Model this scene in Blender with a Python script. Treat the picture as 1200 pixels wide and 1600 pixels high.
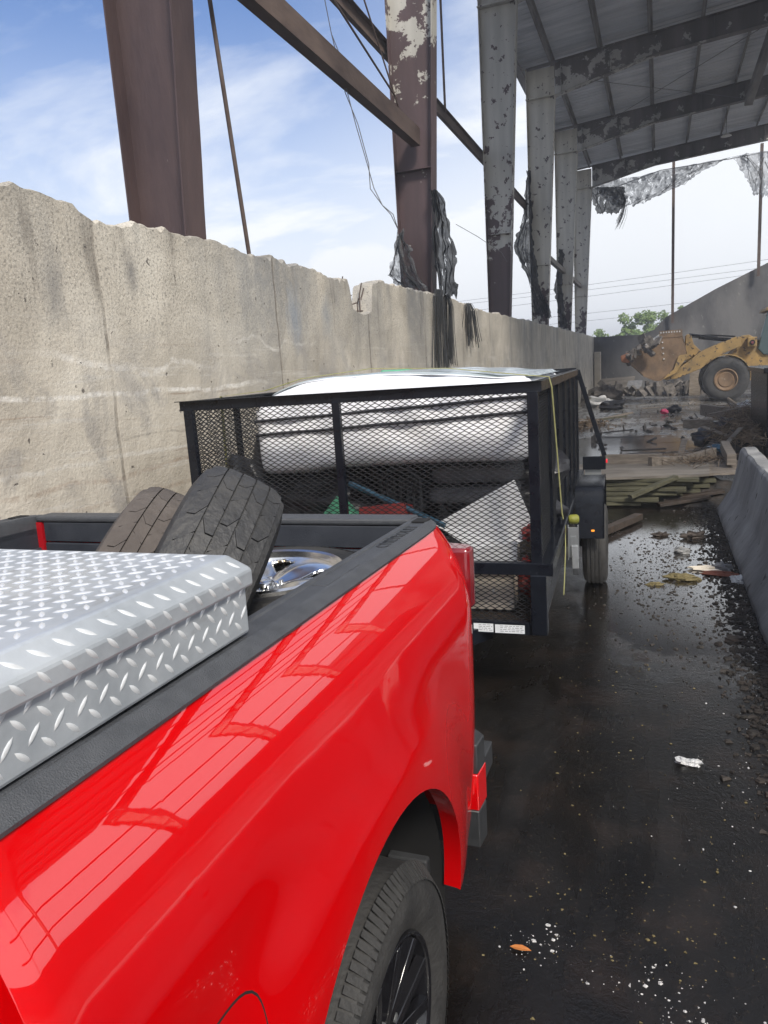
import bpy, math, random
from math import sin, cos, pi, radians, sqrt
from mathutils import Vector as V, Matrix, Euler, noise as mn
random.seed(7)
S = bpy.context.scene
for o in list(bpy.data.objects): bpy.data.objects.remove(o)
COL = S.collection

# ------------------------------------------------------------------ camera
CAMH = 1.95; HAZE = .0032
cd = bpy.data.cameras.new('camera'); cam = bpy.data.objects.new('camera', cd); COL.objects.link(cam)
F = 1150.0
_a = V((430, 245, -F)).normalized()
_yv = ((430) * 400 + F * F) / 245.0
_up = -V((400, -_yv, -F)).normalized()
_x = _a.cross(_up)
cam.matrix_world = Matrix(((_x.x, _x.y, _x.z, 0), (_a.x, _a.y, _a.z, 0), (_up.x, _up.y, _up.z, CAMH), (0, 0, 0, 1)))
cd.sensor_fit = 'VERTICAL'; cd.sensor_height = 36; cd.sensor_width = 27
cd.lens = F / 1600 * 36; cd.clip_start = 0.05; cd.clip_end = 2000
S.camera = cam
S.render.resolution_x = 768; S.render.resolution_y = 1024

# ------------------------------------------------------------------ world, sun, exposure
SUN_EL, SUN_AZ = radians(45), radians(139)      # azimuth clockwise from +Y
w = bpy.data.worlds.new('World'); S.world = w; w.use_nodes = True
nt = w.node_tree; nt.nodes.clear()
def N(nt, t, **k):
    n = nt.nodes.new(t)
    for a, b in k.items():
        if a.startswith('i_'): n.inputs[int(a[2:]) if a[2:].isdigit() else a[2:].replace('_', ' ')].default_value = b
        else: setattr(n, a, b)
    return n
def ramp(nt, stops, interp='LINEAR'):
    r = nt.nodes.new('ShaderNodeValToRGB'); r.color_ramp.interpolation = interp
    e = r.color_ramp.elements
    while len(e) < len(stops): e.new(0.5)
    for el, (p, c) in zip(e, stops):
        el.position = p; el.color = (c, c, c, 1) if isinstance(c, (int, float)) else (*c, 1)
    return r
L = nt.links.new
sky = N(nt, 'ShaderNodeTexSky', sky_type='NISHITA', sun_disc=False, sun_elevation=SUN_EL, sun_rotation=SUN_AZ, altitude=10, air_density=1.1, dust_density=1.5, ozone_density=2.0)
tc = N(nt, 'ShaderNodeTexCoord'); sep = N(nt, 'ShaderNodeSeparateXYZ'); L(tc.outputs['Generated'], sep.inputs[0])
add = N(nt, 'ShaderNodeMath', operation='ADD', i_1=0.18); L(sep.outputs['Z'], add.inputs[0])
mx = N(nt, 'ShaderNodeMath', operation='MAXIMUM', i_1=0.05); L(add.outputs[0], mx.inputs[0])
vd = N(nt, 'ShaderNodeVectorMath', operation='DIVIDE'); cmb = N(nt, 'ShaderNodeCombineXYZ')
L(tc.outputs['Generated'], vd.inputs[0])
for i in range(3): L(mx.outputs[0], cmb.inputs[i])
L(cmb.outputs[0], vd.inputs[1])
mp = N(nt, 'ShaderNodeMapping'); mp.inputs['Location'].default_value = (1.3, 0.4, 0); mp.inputs['Scale'].default_value = (1, 1.25, 0)
L(vd.outputs[0], mp.inputs[0])
nz = N(nt, 'ShaderNodeTexNoise', i_Scale=1.15, i_Detail=9.0, i_Roughness=0.58, i_Distortion=0.35); L(mp.outputs[0], nz.inputs['Vector'])
cr = ramp(nt, [(0.46, 0.0), (0.70, 1.0)]); L(nz.outputs['Fac'], cr.inputs[0])
hz = N(nt, 'ShaderNodeMapRange', i_1=0.44, i_2=0.03, i_3=0.0, i_4=1.0); L(sep.outputs['Z'], hz.inputs[0])
hz.interpolation_type = 'SMOOTHSTEP'
hm = N(nt, 'ShaderNodeMath', operation='MULTIPLY_ADD', i_1=0.75, i_2=0.0); L(cr.outputs[0], hm.inputs[0])
# brighter, whiter towards the right-hand side
sx = N(nt, 'ShaderNodeMapRange', i_1=-0.42, i_2=0.12, i_3=0.0, i_4=0.55); L(sep.outputs['X'], sx.inputs[0])
a1 = N(nt, 'ShaderNodeMath', operation='ADD'); L(hz.outputs[0], a1.inputs[0]); L(sx.outputs[0], a1.inputs[1])
a2 = N(nt, 'ShaderNodeMath', operation='ADD', use_clamp=True); L(a1.outputs[0], a2.inputs[0]); L(hm.outputs[0], a2.inputs[1])
mixc = N(nt, 'ShaderNodeMix', data_type='RGBA'); L(a2.outputs[0], mixc.inputs['Factor'])
tint = N(nt, 'ShaderNodeMix', data_type='RGBA', blend_type='MULTIPLY'); tint.inputs['Factor'].default_value = 1
tint.inputs[7].default_value = (0.85, 1.03, 1.36, 1)
L(sky.outputs[0], tint.inputs[6]); L(tint.outputs[2], mixc.inputs[6]); mixc.inputs[7].default_value = (8.8, 9.1, 9.5, 1)
bg = N(nt, 'ShaderNodeBackground', i_1=0.1); L(mixc.outputs[2], bg.inputs[0])
wo = N(nt, 'ShaderNodeOutputWorld'); L(bg.outputs[0], wo.inputs[0])
sd = bpy.data.lights.new('sun', 'SUN'); sd.energy = 3.9; sd.angle = radians(12); sd.color = (1.0, 0.93, 0.82)
sun = bpy.data.objects.new('sun', sd); COL.objects.link(sun)
sun.rotation_euler = V((sin(SUN_AZ) * cos(SUN_EL), cos(SUN_AZ) * cos(SUN_EL), sin(SUN_EL))).to_track_quat('Z', 'Y').to_euler()
S.view_settings.view_transform = 'Standard'; S.view_settings.look = 'None'; S.view_settings.exposure = 0.3; S.view_settings.gamma = 1.0
S.render.engine = 'CYCLES'
S.cycles.max_bounces = 8; S.cycles.transparent_max_bounces = 16

# ------------------------------------------------------------------ materials
def newmat(name):
    m = bpy.data.materials.new(name); m.use_nodes = True
    nt = m.node_tree; b = nt.nodes['Principled BSDF']; return m, nt, b
def coords(nt, scale=(1, 1, 1), kind='Object'):
    t = N(nt, 'ShaderNodeTexCoord'); mp = N(nt, 'ShaderNodeMapping'); mp.inputs['Scale'].default_value = scale
    nt.links.new(t.outputs[kind], mp.inputs[0]); return mp.outputs[0]
def pm(name, c1, c2=None, scale=8, rough=0.6, metal=0.0, bump=0.0, bscale=None, stretch=(1, 1, 1), rvar=0.1, lo=0.35, hi=0.65, coat=0, spec=0.5, speck=None, speckscale=60, speckth=0.7):
    m, nt, b = newmat(name); L = nt.links.new
    v = coords(nt, stretch)
    n = N(nt, 'ShaderNodeTexNoise', i_Scale=float(scale), i_Detail=8.0, i_Roughness=0.6); L(v, n.inputs['Vector'])
    r = ramp(nt, [(lo, 0.0), (hi, 1.0)]); L(n.outputs['Fac'], r.inputs[0])
    mi = N(nt, 'ShaderNodeMix', data_type='RGBA'); L(r.outputs[0], mi.inputs['Factor'])
    mi.inputs[6].default_value = (*c1, 1); mi.inputs[7].default_value = (*(c2 or c1), 1)
    out = mi.outputs[2]
    if speck:
        n3 = N(nt, 'ShaderNodeTexNoise', i_Scale=float(speckscale), i_Detail=3.0); L(v, n3.inputs['Vector'])
        r3 = ramp(nt, [(speckth, 0.0), (speckth + 0.04, 1.0)]); L(n3.outputs['Fac'], r3.inputs[0])
        m3 = N(nt, 'ShaderNodeMix', data_type='RGBA'); L(r3.outputs[0], m3.inputs['Factor']); L(out, m3.inputs[6]); m3.inputs[7].default_value = (*speck, 1)
        out = m3.outputs[2]
    L(out, b.inputs['Base Color'])
    mr = N(nt, 'ShaderNodeMapRange', i_3=rough - rvar, i_4=rough + rvar); L(n.outputs['Fac'], mr.inputs[0]); L(mr.outputs[0], b.inputs['Roughness'])
    b.inputs['Metallic'].default_value = metal; b.inputs['Specular IOR Level'].default_value = spec
    b.inputs['Coat Weight'].default_value = coat
    if bump:
        n2 = N(nt, 'ShaderNodeTexNoise', i_Scale=float(bscale or scale * 4), i_Detail=6.0); L(v, n2.inputs['Vector'])
        bp = N(nt, 'ShaderNodeBump', i_Strength=bump, i_Distance=0.02); L(n2.outputs['Fac'], bp.inputs['Height']); L(bp.outputs[0], b.inputs['Normal'])
    return m

def mat_ground():
    m, nt, b = newmat('wet_asphalt'); L = nt.links.new
    v = coords(nt)
    n1 = N(nt, 'ShaderNodeTexNoise', i_Scale=0.55, i_Detail=7.0, i_Roughness=0.65, i_Distortion=0.6); L(v, n1.inputs['Vector'])
    n2 = N(nt, 'ShaderNodeTexNoise', i_Scale=38.0, i_Detail=6.0, i_Roughness=0.7); L(v, n2.inputs['Vector'])
    n5 = N(nt, 'ShaderNodeTexNoise', i_Scale=3.2, i_Detail=6.0, i_Roughness=0.6); L(v, n5.inputs['Vector'])
    vo = N(nt, 'ShaderNodeTexVoronoi', i_Scale=95.0, i_Randomness=1.0); L(v, vo.inputs['Vector'])
    c = ramp(nt, [(0.3, (0.002, 0.0016, 0.0016)), (0.5, (0.005, 0.004, 0.0033)), (0.75, (0.018, 0.012, 0.0095))]); L(n5.outputs['Fac'], c.inputs[0])
    # brown grit, scattered stones
    g = ramp(nt, [(0.60, 0.0), (0.72, 1.0)]); L(n2.outputs['Fac'], g.inputs[0])
    gm = ramp(nt, [(0.42, 0.0), (0.6, 0.8)]); L(n1.outputs['Fac'], gm.inputs[0])
    gg = N(nt, 'ShaderNodeMath', operation='MULTIPLY'); L(g.outputs[0], gg.inputs[0]); L(gm.outputs[0], gg.inputs[1])
    m1 = N(nt, 'ShaderNodeMix', data_type='RGBA'); L(gg.outputs[0], m1.inputs['Factor']); L(c.outputs[0], m1.inputs[6]); m1.inputs[7].default_value = (0.075, 0.052, 0.032, 1)
    sp = ramp(nt, [(0.035, 1.0), (0.06, 0.0)]); L(vo.outputs['Distance'], sp.inputs[0])
    wn = N(nt, 'ShaderNodeMath', operation='GREATER_THAN', i_1=0.955); sc = N(nt, 'ShaderNodeSeparateColor'); L(vo.outputs['Color'], sc.inputs[0]); L(sc.outputs[0], wn.inputs[0])
    sw = N(nt, 'ShaderNodeMath', operation='MULTIPLY'); L(sp.outputs[0], sw.inputs[0]); L(wn.outputs[0], sw.inputs[1])
    m2 = N(nt, 'ShaderNodeMix', data_type='RGBA'); L(sw.outputs[0], m2.inputs['Factor']); L(m1.outputs[2], m2.inputs[6]); m2.inputs[7].default_value = (0.4, 0.4, 0.38, 1)
    ms = N(nt, 'ShaderNodeTexNoise', i_Scale=1.2, i_Detail=8.0, i_Roughness=0.7, i_Distortion=.5); L(coords(nt, (.5, 1.1, 1)), ms.inputs['Vector'])
    mr_ = ramp(nt, [(.36, 0.0), (.58, 1.0)]); L(ms.outputs['Fac'], mr_.inputs[0])
    sy_ = N(nt, 'ShaderNodeSeparateXYZ'); L(v, sy_.inputs[0]); my = N(nt, 'ShaderNodeMapRange', i_1=11.5, i_2=15.0, i_3=0.0, i_4=.85); L(sy_.outputs['Y'], my.inputs[0])
    mm_ = N(nt, 'ShaderNodeMath', operation='MULTIPLY'); L(mr_.outputs[0], mm_.inputs[0]); L(my.outputs[0], mm_.inputs[1])
    m9 = N(nt, 'ShaderNodeMix', data_type='RGBA'); L(mm_.outputs[0], m9.inputs['Factor']); L(m2.outputs[2], m9.inputs[6]); m9.inputs[7].default_value = (0.24, 0.235, 0.23, 1)
    L(m9.outputs[2], b.inputs['Base Color'])
    # wetness: smooth puddles against rougher damp tarmac
    def zone(cx, cy, rx, ry):
        mpz = N(nt, 'ShaderNodeMapping'); mpz.inputs['Scale'].default_value = (1 / rx, 1 / ry, 0); mpz.inputs['Location'].default_value = (-cx / rx, -cy / ry, 0); L(v, mpz.inputs[0])
        ln = N(nt, 'ShaderNodeVectorMath', operation='LENGTH'); L(mpz.outputs[0], ln.inputs[0])
        p4 = N(nt, 'ShaderNodeMath', operation='POWER', i_1=2.0); L(ln.outputs['Value'], p4.inputs[0]); return p4.outputs[0]
    mn_ = N(nt, 'ShaderNodeMath', operation='MINIMUM'); L(zone(.25, 7.0, 1.0, 2.3), mn_.inputs[0]); L(zone(-.8, 17.3, 1.6, 2.6), mn_.inputs[1])
    zz = N(nt, 'ShaderNodeMath', operation='MULTIPLY_ADD', i_1=1.5); L(n5.outputs['Fac'], zz.inputs[0]); L(mn_.outputs[0], zz.inputs[2])
    wet = ramp(nt, [(.78, 1.0), (.98, 0.0)]); zs = N(nt, 'ShaderNodeMath', operation='MULTIPLY', i_1=.5); L(zz.outputs[0], zs.inputs[0]); L(zs.outputs[0], wet.inputs[0])
    n1s = N(nt, 'ShaderNodeMath', operation='MULTIPLY_ADD', i_1=-.16); L(wet.outputs[0], n1s.inputs[0]); L(n1.outputs['Fac'], n1s.inputs[2])
    sl = N(nt, 'ShaderNodeMapRange', i_1=0.0, i_2=1.0, i_3=0.11, i_4=1.0); L(wet.outputs[0], sl.inputs[0]); L(sl.outputs[0], b.inputs['Specular IOR Level'])
    ntk = N(nt, 'ShaderNodeTexNoise', i_Scale=3.4, i_Detail=5.0, i_Roughness=0.6, i_Distortion=.3); L(coords(nt, (1, .12, 1)), ntk.inputs['Vector'])
    n1t = N(nt, 'ShaderNodeMath', operation='MULTIPLY_ADD', i_1=.7, i_2=-.35); L(ntk.outputs['Fac'], n1t.inputs[0])
    n1u = N(nt, 'ShaderNodeMath', operation='ADD'); L(n1t.outputs[0], n1u.inputs[0]); L(n1s.outputs[0], n1u.inputs[1])
    rr = ramp(nt, [(0.36, 0.08), (0.5, 0.22), (0.62, 0.46)]); L(n1u.outputs[0], rr.inputs[0]); rw = N(nt, 'ShaderNodeMath', operation='MULTIPLY'); wi = N(nt, 'ShaderNodeMapRange', i_1=0.0, i_2=1.0, i_3=1.0, i_4=0.28); L(wet.outputs[0], wi.inputs[0]); L(wi.outputs[0], rw.inputs[1]); L(rr.outputs[0], rw.inputs[0]); L(rw.outputs[0], b.inputs['Roughness'])
    bs = ramp(nt, [(0.0, 0.26), (1.0, 0.07)]); L(wet.outputs[0], bs.inputs[0])
    n6 = N(nt, 'ShaderNodeTexNoise', i_Scale=110.0, i_Detail=3.0, i_Roughness=0.6); L(v, n6.inputs['Vector'])
    h0 = N(nt, 'ShaderNodeMath', operation='MULTIPLY_ADD', i_1=0.3); L(n6.outputs['Fac'], h0.inputs[0]); L(n2.outputs['Fac'], h0.inputs[2])
    hh = N(nt, 'ShaderNodeMath', operation='MULTIPLY_ADD', i_1=0.25); L(n5.outputs['Fac'], hh.inputs[0]); L(h0.outputs[0], hh.inputs[2])
    bp = N(nt, 'ShaderNodeBump', i_Distance=0.012); L(bs.outputs[0], bp.inputs['Strength']); L(hh.outputs[0], bp.inputs['Height']); L(bp.outputs[0], b.inputs['Normal'])
    b.inputs['IOR'].default_value = 2.9
    return m

def mat_wall():
    m, nt, b = newmat('old_concrete'); L = nt.links.new
    v = coords(nt); v.node.inputs['Location'].default_value = (0, 10, 0)
    def noise(s, d=7.0, r=0.6, st=None, dist=0.0):
        vv = v
        if st: vv = coords(nt, st)
        n = N(nt, 'ShaderNodeTexNoise', i_Scale=float(s), i_Detail=d, i_Roughness=r, i_Distortion=dist); L(vv, n.inputs['Vector']); return n.outputs['Fac']
    def mix(fac, a, bcol, mode='MIX'):
        k = N(nt, 'ShaderNodeMix', data_type='RGBA', blend_type=mode); L(fac, k.inputs['Factor'])
        if isinstance(a, tuple): k.inputs[6].default_value = (*a, 1)
        else: L(a, k.inputs[6])
        if isinstance(bcol, tuple): k.inputs[7].default_value = (*bcol, 1)
        else: L(bcol, k.inputs[7])
        return k.outputs[2]
    def rp(x, stops):
        r = ramp(nt, stops); L(x, r.inputs[0]); return r.outputs[0]
    def mul(a, b_):
        k = N(nt, 'ShaderNodeMath', operation='MULTIPLY'); L(a, k.inputs[0])
        if isinstance(b_, float): k.inputs[1].default_value = b_
        else: L(b_, k.inputs[1])
        return k.outputs[0]
    base = rp(noise(1.1, dist=0.5), [(0.3, (0.34, 0.31, 0.26)), (0.5, (0.48, 0.44, 0.375)), (0.7, (0.61, 0.57, 0.495))])
    sepz = N(nt, 'ShaderNodeSeparateXYZ'); L(v, sepz.inputs[0]); z = sepz.outputs['Z']
    # height masks
    up = N(nt, 'ShaderNodeMapRange', i_1=1.9, i_2=2.6, i_3=0.0, i_4=1.0); L(z, up.inputs[0])
    # exposed aggregate speckle high up
    vo = N(nt, 'ShaderNodeTexVoronoi', i_Scale=75.0); L(v, vo.inputs['Vector'])
    agg = rp(vo.outputs['Distance'], [(0.12, 1.0), (0.32, 0.0)])
    aggm = mul(agg, rp(noise(2.0), [(0.35, 0.1), (0.6, 0.75)]))
    aggm = mul(aggm, up.outputs[0])
    c = mix(aggm, base, (0.78, 0.75, 0.67))
    dk = mul(rp(noise(55, 3), [(0.5, 0.0), (0.66, 0.65)]), up.outputs[0])
    c = mix(dk, c, (0.15, 0.14, 0.125))
    # vertical run-off stains (wide in Y, stretched in Z)
    st = rp(noise(1.0, 6, 0.55, (1, 0.95, 0.16)), [(0.50, 0.0), (0.66, 0.75)])
    st = mul(st, rp(noise(9, 5), [(0.3, 0.55), (0.6, 1.0)]))
    zt = N(nt, 'ShaderNodeMapRange', i_1=1.3, i_2=2.9, i_3=0.1, i_4=1.0); L(z, zt.inputs[0])
    c = mix(mul(st, zt.outputs[0]), c, (0.19, 0.195, 0.20))
    def blob_(cy, cz, ry, rz_, amt, col_):
        nonlocal c
        dy = N(nt, 'ShaderNodeMath', operation='MULTIPLY_ADD', i_1=1 / ry, i_2=-cy / ry); L(sepz.outputs['Y'], dy.inputs[0])
        dz = N(nt, 'ShaderNodeMath', operation='MULTIPLY_ADD', i_1=1 / rz_, i_2=-cz / rz_); L(z, dz.inputs[0])
        cb = N(nt, 'ShaderNodeCombineXYZ'); L(dy.outputs[0], cb.inputs[0]); L(dz.outputs[0], cb.inputs[1])
        ln = N(nt, 'ShaderNodeVectorMath', operation='LENGTH'); L(cb.outputs[0], ln.inputs[0])
        nn = N(nt, 'ShaderNodeMath', operation='MULTIPLY_ADD', i_1=1.1); L(noise(3.5, 8, .75, (1, 1, .5), 1.0), nn.inputs[0]); L(ln.outputs['Value'], nn.inputs[2])
        c = mix(mul(rp(nn.outputs[0], [(.95 * .6, 1.0), (1.0, 0.0)]), amt), c, col_)
    blob_(6.9, 2.55, .42, .75, .75, (0.22, 0.25, 0.29)); blob_(7.7, 2.6, .35, .6, .7, (0.24, 0.255, 0.27)); blob_(4.45, 2.75, .22, .5, .8, (0.17, 0.165, 0.16)); blob_(3.7, 2.6, .3, .6, .7, (0.22, 0.21, 0.20)); blob_(3.5, 1.05, .35, .22, .9, (0.10, 0.07, 0.05))
    def line_(z0, y0_, y1_, wob_, th_, amt, col_, seed_):
        nonlocal c
        nz1 = N(nt, 'ShaderNodeTexNoise', i_Scale=1.4, i_Detail=3.0, noise_dimensions='1D'); nz1.inputs['W'].default_value = 0
        aw = N(nt, 'ShaderNodeMath', operation='ADD', i_1=seed_ * 3.7); L(sepz.outputs['Y'], aw.inputs[0]); L(aw.outputs[0], nz1.inputs['W'])
        t1 = N(nt, 'ShaderNodeMath', operation='MULTIPLY_ADD', i_1=wob_, i_2=z0 - wob_ * .5); L(nz1.outputs['Fac'], t1.inputs[0])
        sb = N(nt, 'ShaderNodeMath', operation='SUBTRACT'); L(z, sb.inputs[0]); L(t1.outputs[0], sb.inputs[1])
        ab = N(nt, 'ShaderNodeMath', operation='ABSOLUTE'); L(sb.outputs[0], ab.inputs[0])
        mk = rp(ab.outputs[0], [(th_ * .4, 1.0), (th_, 0.0)])
        ya_ = N(nt, 'ShaderNodeMapRange', i_1=y0_, i_2=y0_ + .3, i_3=0, i_4=1); L(sepz.outputs['Y'], ya_.inputs[0])
        yb_ = N(nt, 'ShaderNodeMapRange', i_1=y1_, i_2=y1_ - .8, i_3=0, i_4=1); L(sepz.outputs['Y'], yb_.inputs[0])
        mk = mul(mul(mul(mk, ya_.outputs[0]), yb_.outputs[0]), rp(noise(11, 6, .75), [(.38, .0), (.6, 1.0)]))
        c = mix(mul(mk, amt), c, col_)
    line_(1.93, 1, 6.4, .10, .022, .9, (0.78, 0.76, 0.72), 1); line_(2.12, 3.5, 5.6, .30, .03, .7, (0.74, 0.72, 0.68), 2)
    line_(1.50, 2, 8.0, .10, .02, .5, (0.70, 0.69, 0.66), 3); line_(1.38, 2, 7.0, .10, .022, .5, (0.32, 0.23, 0.17), 4); line_(1.22, 1, 6.0, .07, .022, .5, (0.34, 0.26, 0.20), 5)
    line_(1.62, 4.0, 9.0, .14, .012, .6, (0.2, 0.18, 0.16), 6); line_(2.3, 5.6, 7.6, .4, .02, .45, (0.70, 0.68, 0.64), 7)
    # fine dark drips
    dr = rp(noise(7.0, 4, 0.5, (1, 1, 0.12)), [(0.60, 0.0), (0.72, 0.5)])
    c = mix(mul(dr, zt.outputs[0]), c, (0.12, 0.105, 0.09))
    # scrape bands along the wall low down
    lowm = N(nt, 'ShaderNodeMapRange', i_1=2.55, i_2=1.9, i_3=0.0, i_4=1.0); L(z, lowm.inputs[0])
    sc1 = mul(rp(noise(3.0, 7, 0.7, (1, 0.28, 5.0), 0.4), [(0.55, 0.0), (0.64, 0.6)]), lowm.outputs[0])
    c = mix(sc1, c, (0.58, 0.56, 0.52))
    sc2 = mul(rp(noise(2.2, 7, 0.7, (1, 0.22, 6.0), 0.6), [(0.60, 0.0), (0.68, 0.5)]), lowm.outputs[0])
    c = mix(sc2, c, (0.25, 0.17, 0.12))
    g1 = mul(rp(noise(1.6, 7, 0.65, (1, 1, 1), 1.2), [(0.5, 0.0), (0.62, 0.6)]), lowm.outputs[0])
    c = mix(g1, c, (0.26, 0.25, 0.245))
    ch = mul(rp(noise(22, 6, 0.75, (1, 1, 1), 2.5), [(0.62, 0.0), (0.68, 0.8)]), lowm.outputs[0])
    c = mix(ch, c, (0.62, 0.60, 0.56))
    # pits
    pit = rp(noise(16, 3, 0.5), [(0.70, 0.0), (0.74, 0.85)])
    c = mix(pit, c, (0.09, 0.08, 0.07))
    # formwork joints every 2.44 m
    sy = N(nt, 'ShaderNodeMath', operation='ADD', i_1=0.75); L(sepz.outputs['Y'], sy.inputs[0])
    wob = N(nt, 'ShaderNodeMath', operation='MULTIPLY_ADD', i_1=0.05); L(noise(3, 4), wob.inputs[0]); L(sy.outputs[0], wob.inputs[2])
    fr = N(nt, 'ShaderNodeMath', operation='PINGPONG', i_1=1.22); L(wob.outputs[0], fr.inputs[0])
    jt = rp(fr.outputs[0], [(0.008, 0.7), (0.02, 0.0)])
    jt = mul(jt, rp(noise(4, 3), [(0.35, 0.2), (0.55, 1.0)]))
    c = mix(jt, c, (0.13, 0.11, 0.09))
    L(c, b.inputs['Base Color']); b.inputs['Roughness'].default_value = 0.9
    h1 = mul(noise(4, 8, 0.7), 1.6); 
    hs = N(nt, 'ShaderNodeMath', operation='MULTIPLY_ADD', i_1=0.5); L(noise(45, 5), hs.inputs[0]); L(h1, hs.inputs[2])
    h3 = N(nt, 'ShaderNodeMath', operation='MULTIPLY_ADD', i_1=-0.8); L(pit, h3.inputs[0]); L(hs.outputs[0], h3.inputs[2])
    h4 = N(nt, 'ShaderNodeMath', operation='MULTIPLY_ADD', i_1=-0.6); L(jt, h4.inputs[0]); L(h3.outputs[0], h4.inputs[2])
    bp = N(nt, 'ShaderNodeBump', i_Strength=0.4, i_Distance=0.025); L(h4.outputs[0], bp.inputs['Height']); L(bp.outputs[0], b.inputs['Normal'])
    return m

def mat_peel(name, zl, slope=0.16, paint=(0.44, 0.425, 0.385), rust=(0.045, 0.028, 0.03), soot=None):
    """flaking grey paint over red-brown primer; bare below the height zl"""
    m, nt, b = newmat(name); L = nt.links.new
    v = coords(nt); sp = N(nt, 'ShaderNodeSeparateXYZ'); L(v, sp.inputs[0])
    n = N(nt, 'ShaderNodeTexNoise', i_Scale=1.7, i_Detail=10.0, i_Roughness=0.68); L(v, n.inputs['Vector'])
    h = N(nt, 'ShaderNodeMath', operation='MULTIPLY_ADD', i_1=slope, i_2=-zl * slope); L(sp.outputs['Z'], h.inputs[0])
    hc = N(nt, 'ShaderNodeClamp', i_1=-0.5, i_2=0.13 if soot is None else soot); L(h.outputs[0], hc.inputs[0])
    s = N(nt, 'ShaderNodeMath', operation='ADD'); L(n.outputs['Fac'], s.inputs[0]); L(hc.outputs[0], s.inputs[1])
    nb = N(nt, 'ShaderNodeTexNoise', i_Scale=4.5, i_Detail=7.0, i_Roughness=0.62); L(v, nb.inputs['Vector'])
    r0 = ramp(nt, [(0.50, 0.0), (0.508, 1.0)]); L(s.outputs[0], r0.inputs[0])
    rb = ramp(nt, [(0.385, 0.0), (0.395, 1.0)]); L(nb.outputs['Fac'], rb.inputs[0])
    rc_ = ramp(nt, [(0.66, 0.0), (0.668, 0.8)]); L(nb.outputs['Fac'], rc_.inputs[0])
    r1 = N(nt, 'ShaderNodeMath', operation='MULTIPLY'); L(r0.outputs[0], r1.inputs[0]); L(rb.outputs[0], r1.inputs[1])
    r = N(nt, 'ShaderNodeMath', operation='MAXIMUM'); L(r1.outputs[0], r.inputs[0]); L(rc_.outputs[0], r.inputs[1])
    n2 = N(nt, 'ShaderNodeTexNoise', i_Scale=3.0, i_Detail=6.0); L(coords(nt, (1, 1, 0.15)), n2.inputs['Vector'])
    pc = ramp(nt, [(0.35, tuple(x * 0.72 for x in paint)), (0.65, paint)]); L(n2.outputs['Fac'], pc.inputs[0])
    rc = ramp(nt, [(0.35, rust), (0.7, tuple(x * 1.9 for x in rust))]); L(n2.outputs['Fac'], rc.inputs[0])
    mi = N(nt, 'ShaderNodeMix', data_type='RGBA'); L(r.outputs[0], mi.inputs['Factor']); L(rc.outputs[0], mi.inputs[6]); L(pc.outputs[0], mi.inputs[7])
    # small chips
    n3 = N(nt, 'ShaderNodeTexNoise', i_Scale=22.0, i_Detail=4.0, i_Roughness=0.6); L(v, n3.inputs['Vector'])
    r3 = ramp(nt, [(0.74, 0.0), (0.76, 1.0)]); L(n3.outputs['Fac'], r3.inputs[0])
    m3 = N(nt, 'ShaderNodeMix', data_type='RGBA'); L(r3.outputs[0], m3.inputs['Factor']); L(mi.outputs[2], m3.inputs[6]); m3.inputs[7].default_value = (0.35, 0.33, 0.31, 1)
    L(m3.outputs[2], b.inputs['Base Color']); b.inputs['Roughness'].default_value = 0.62
    bp = N(nt, 'ShaderNodeBump', i_Strength=0.5, i_Distance=0.01); L(s.outputs[0], bp.inputs['Height']); L(bp.outputs[0], b.inputs['Normal'])
    return m

def mat_paint():
    m, nt, b = newmat('red_car_paint'); L = nt.links.new
    b.inputs['Base Color'].default_value = (0.58, 0.0004, 0.0018, 1); b.inputs['Metallic'].default_value = 0.0
    b.inputs['Roughness'].default_value = 0.38; b.inputs['Coat Weight'].default_value = 1.0; b.inputs['Coat IOR'].default_value = 2.05; b.inputs['Coat Roughness'].default_value = 0.015
    b.inputs['Specular IOR Level'].default_value = 0.0
    v = coords(nt); n = N(nt, 'ShaderNodeTexNoise', i_Scale=16.0, i_Detail=3.0); L(v, n.inputs['Vector'])
    bp = N(nt, 'ShaderNodeBump', i_Strength=0.012, i_Distance=0.006); L(n.outputs['Fac'], bp.inputs['Height']); L(bp.outputs[0], b.inputs['Coat Normal'])
    n2 = N(nt, 'ShaderNodeTexNoise', i_Scale=7.0, i_Detail=6.0, i_Roughness=0.7); L(v, n2.inputs['Vector'])
    cr = N(nt, 'ShaderNodeMapRange', i_1=0.45, i_2=0.8, i_3=0.008, i_4=0.03); L(n2.outputs['Fac'], cr.inputs[0]); L(cr.outputs[0], b.inputs['Coat Roughness'])
    return m

def mat_net(name, c=(0.014, 0.016, 0.02), hole=0.55, scale=9):
    m, nt, b = newmat(name); L = nt.links.new
    v = coords(nt); n = N(nt, 'ShaderNodeTexNoise', i_Scale=float(scale), i_Detail=6.0, i_Roughness=0.7, i_Distortion=1.0); L(v, n.inputs['Vector'])
    n2 = N(nt, 'ShaderNodeTexNoise', i_Scale=3.5, i_Detail=7.0, i_Roughness=.7); L(coords(nt, (1, 1, .45)), n2.inputs['Vector'])
    r = ramp(nt, [(0.35, hole), (0.62, 0.97)]); L(n.outputs['Fac'], r.inputs[0])
    r2 = ramp(nt, [(0.38, 0.0), (0.40, 1.0)]); L(n2.outputs['Fac'], r2.inputs[0])
    mm = N(nt, 'ShaderNodeMath', operation='MULTIPLY'); L(r.outputs[0], mm.inputs[0]); L(r2.outputs[0], mm.inputs[1])
    b.inputs['Base Color'].default_value = (*c, 1); b.inputs['Roughness'].default_value = 0.85; b.inputs['Specular IOR Level'].default_value = 0.15
    L(mm.outputs[0], b.inputs['Alpha']); return m

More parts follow.
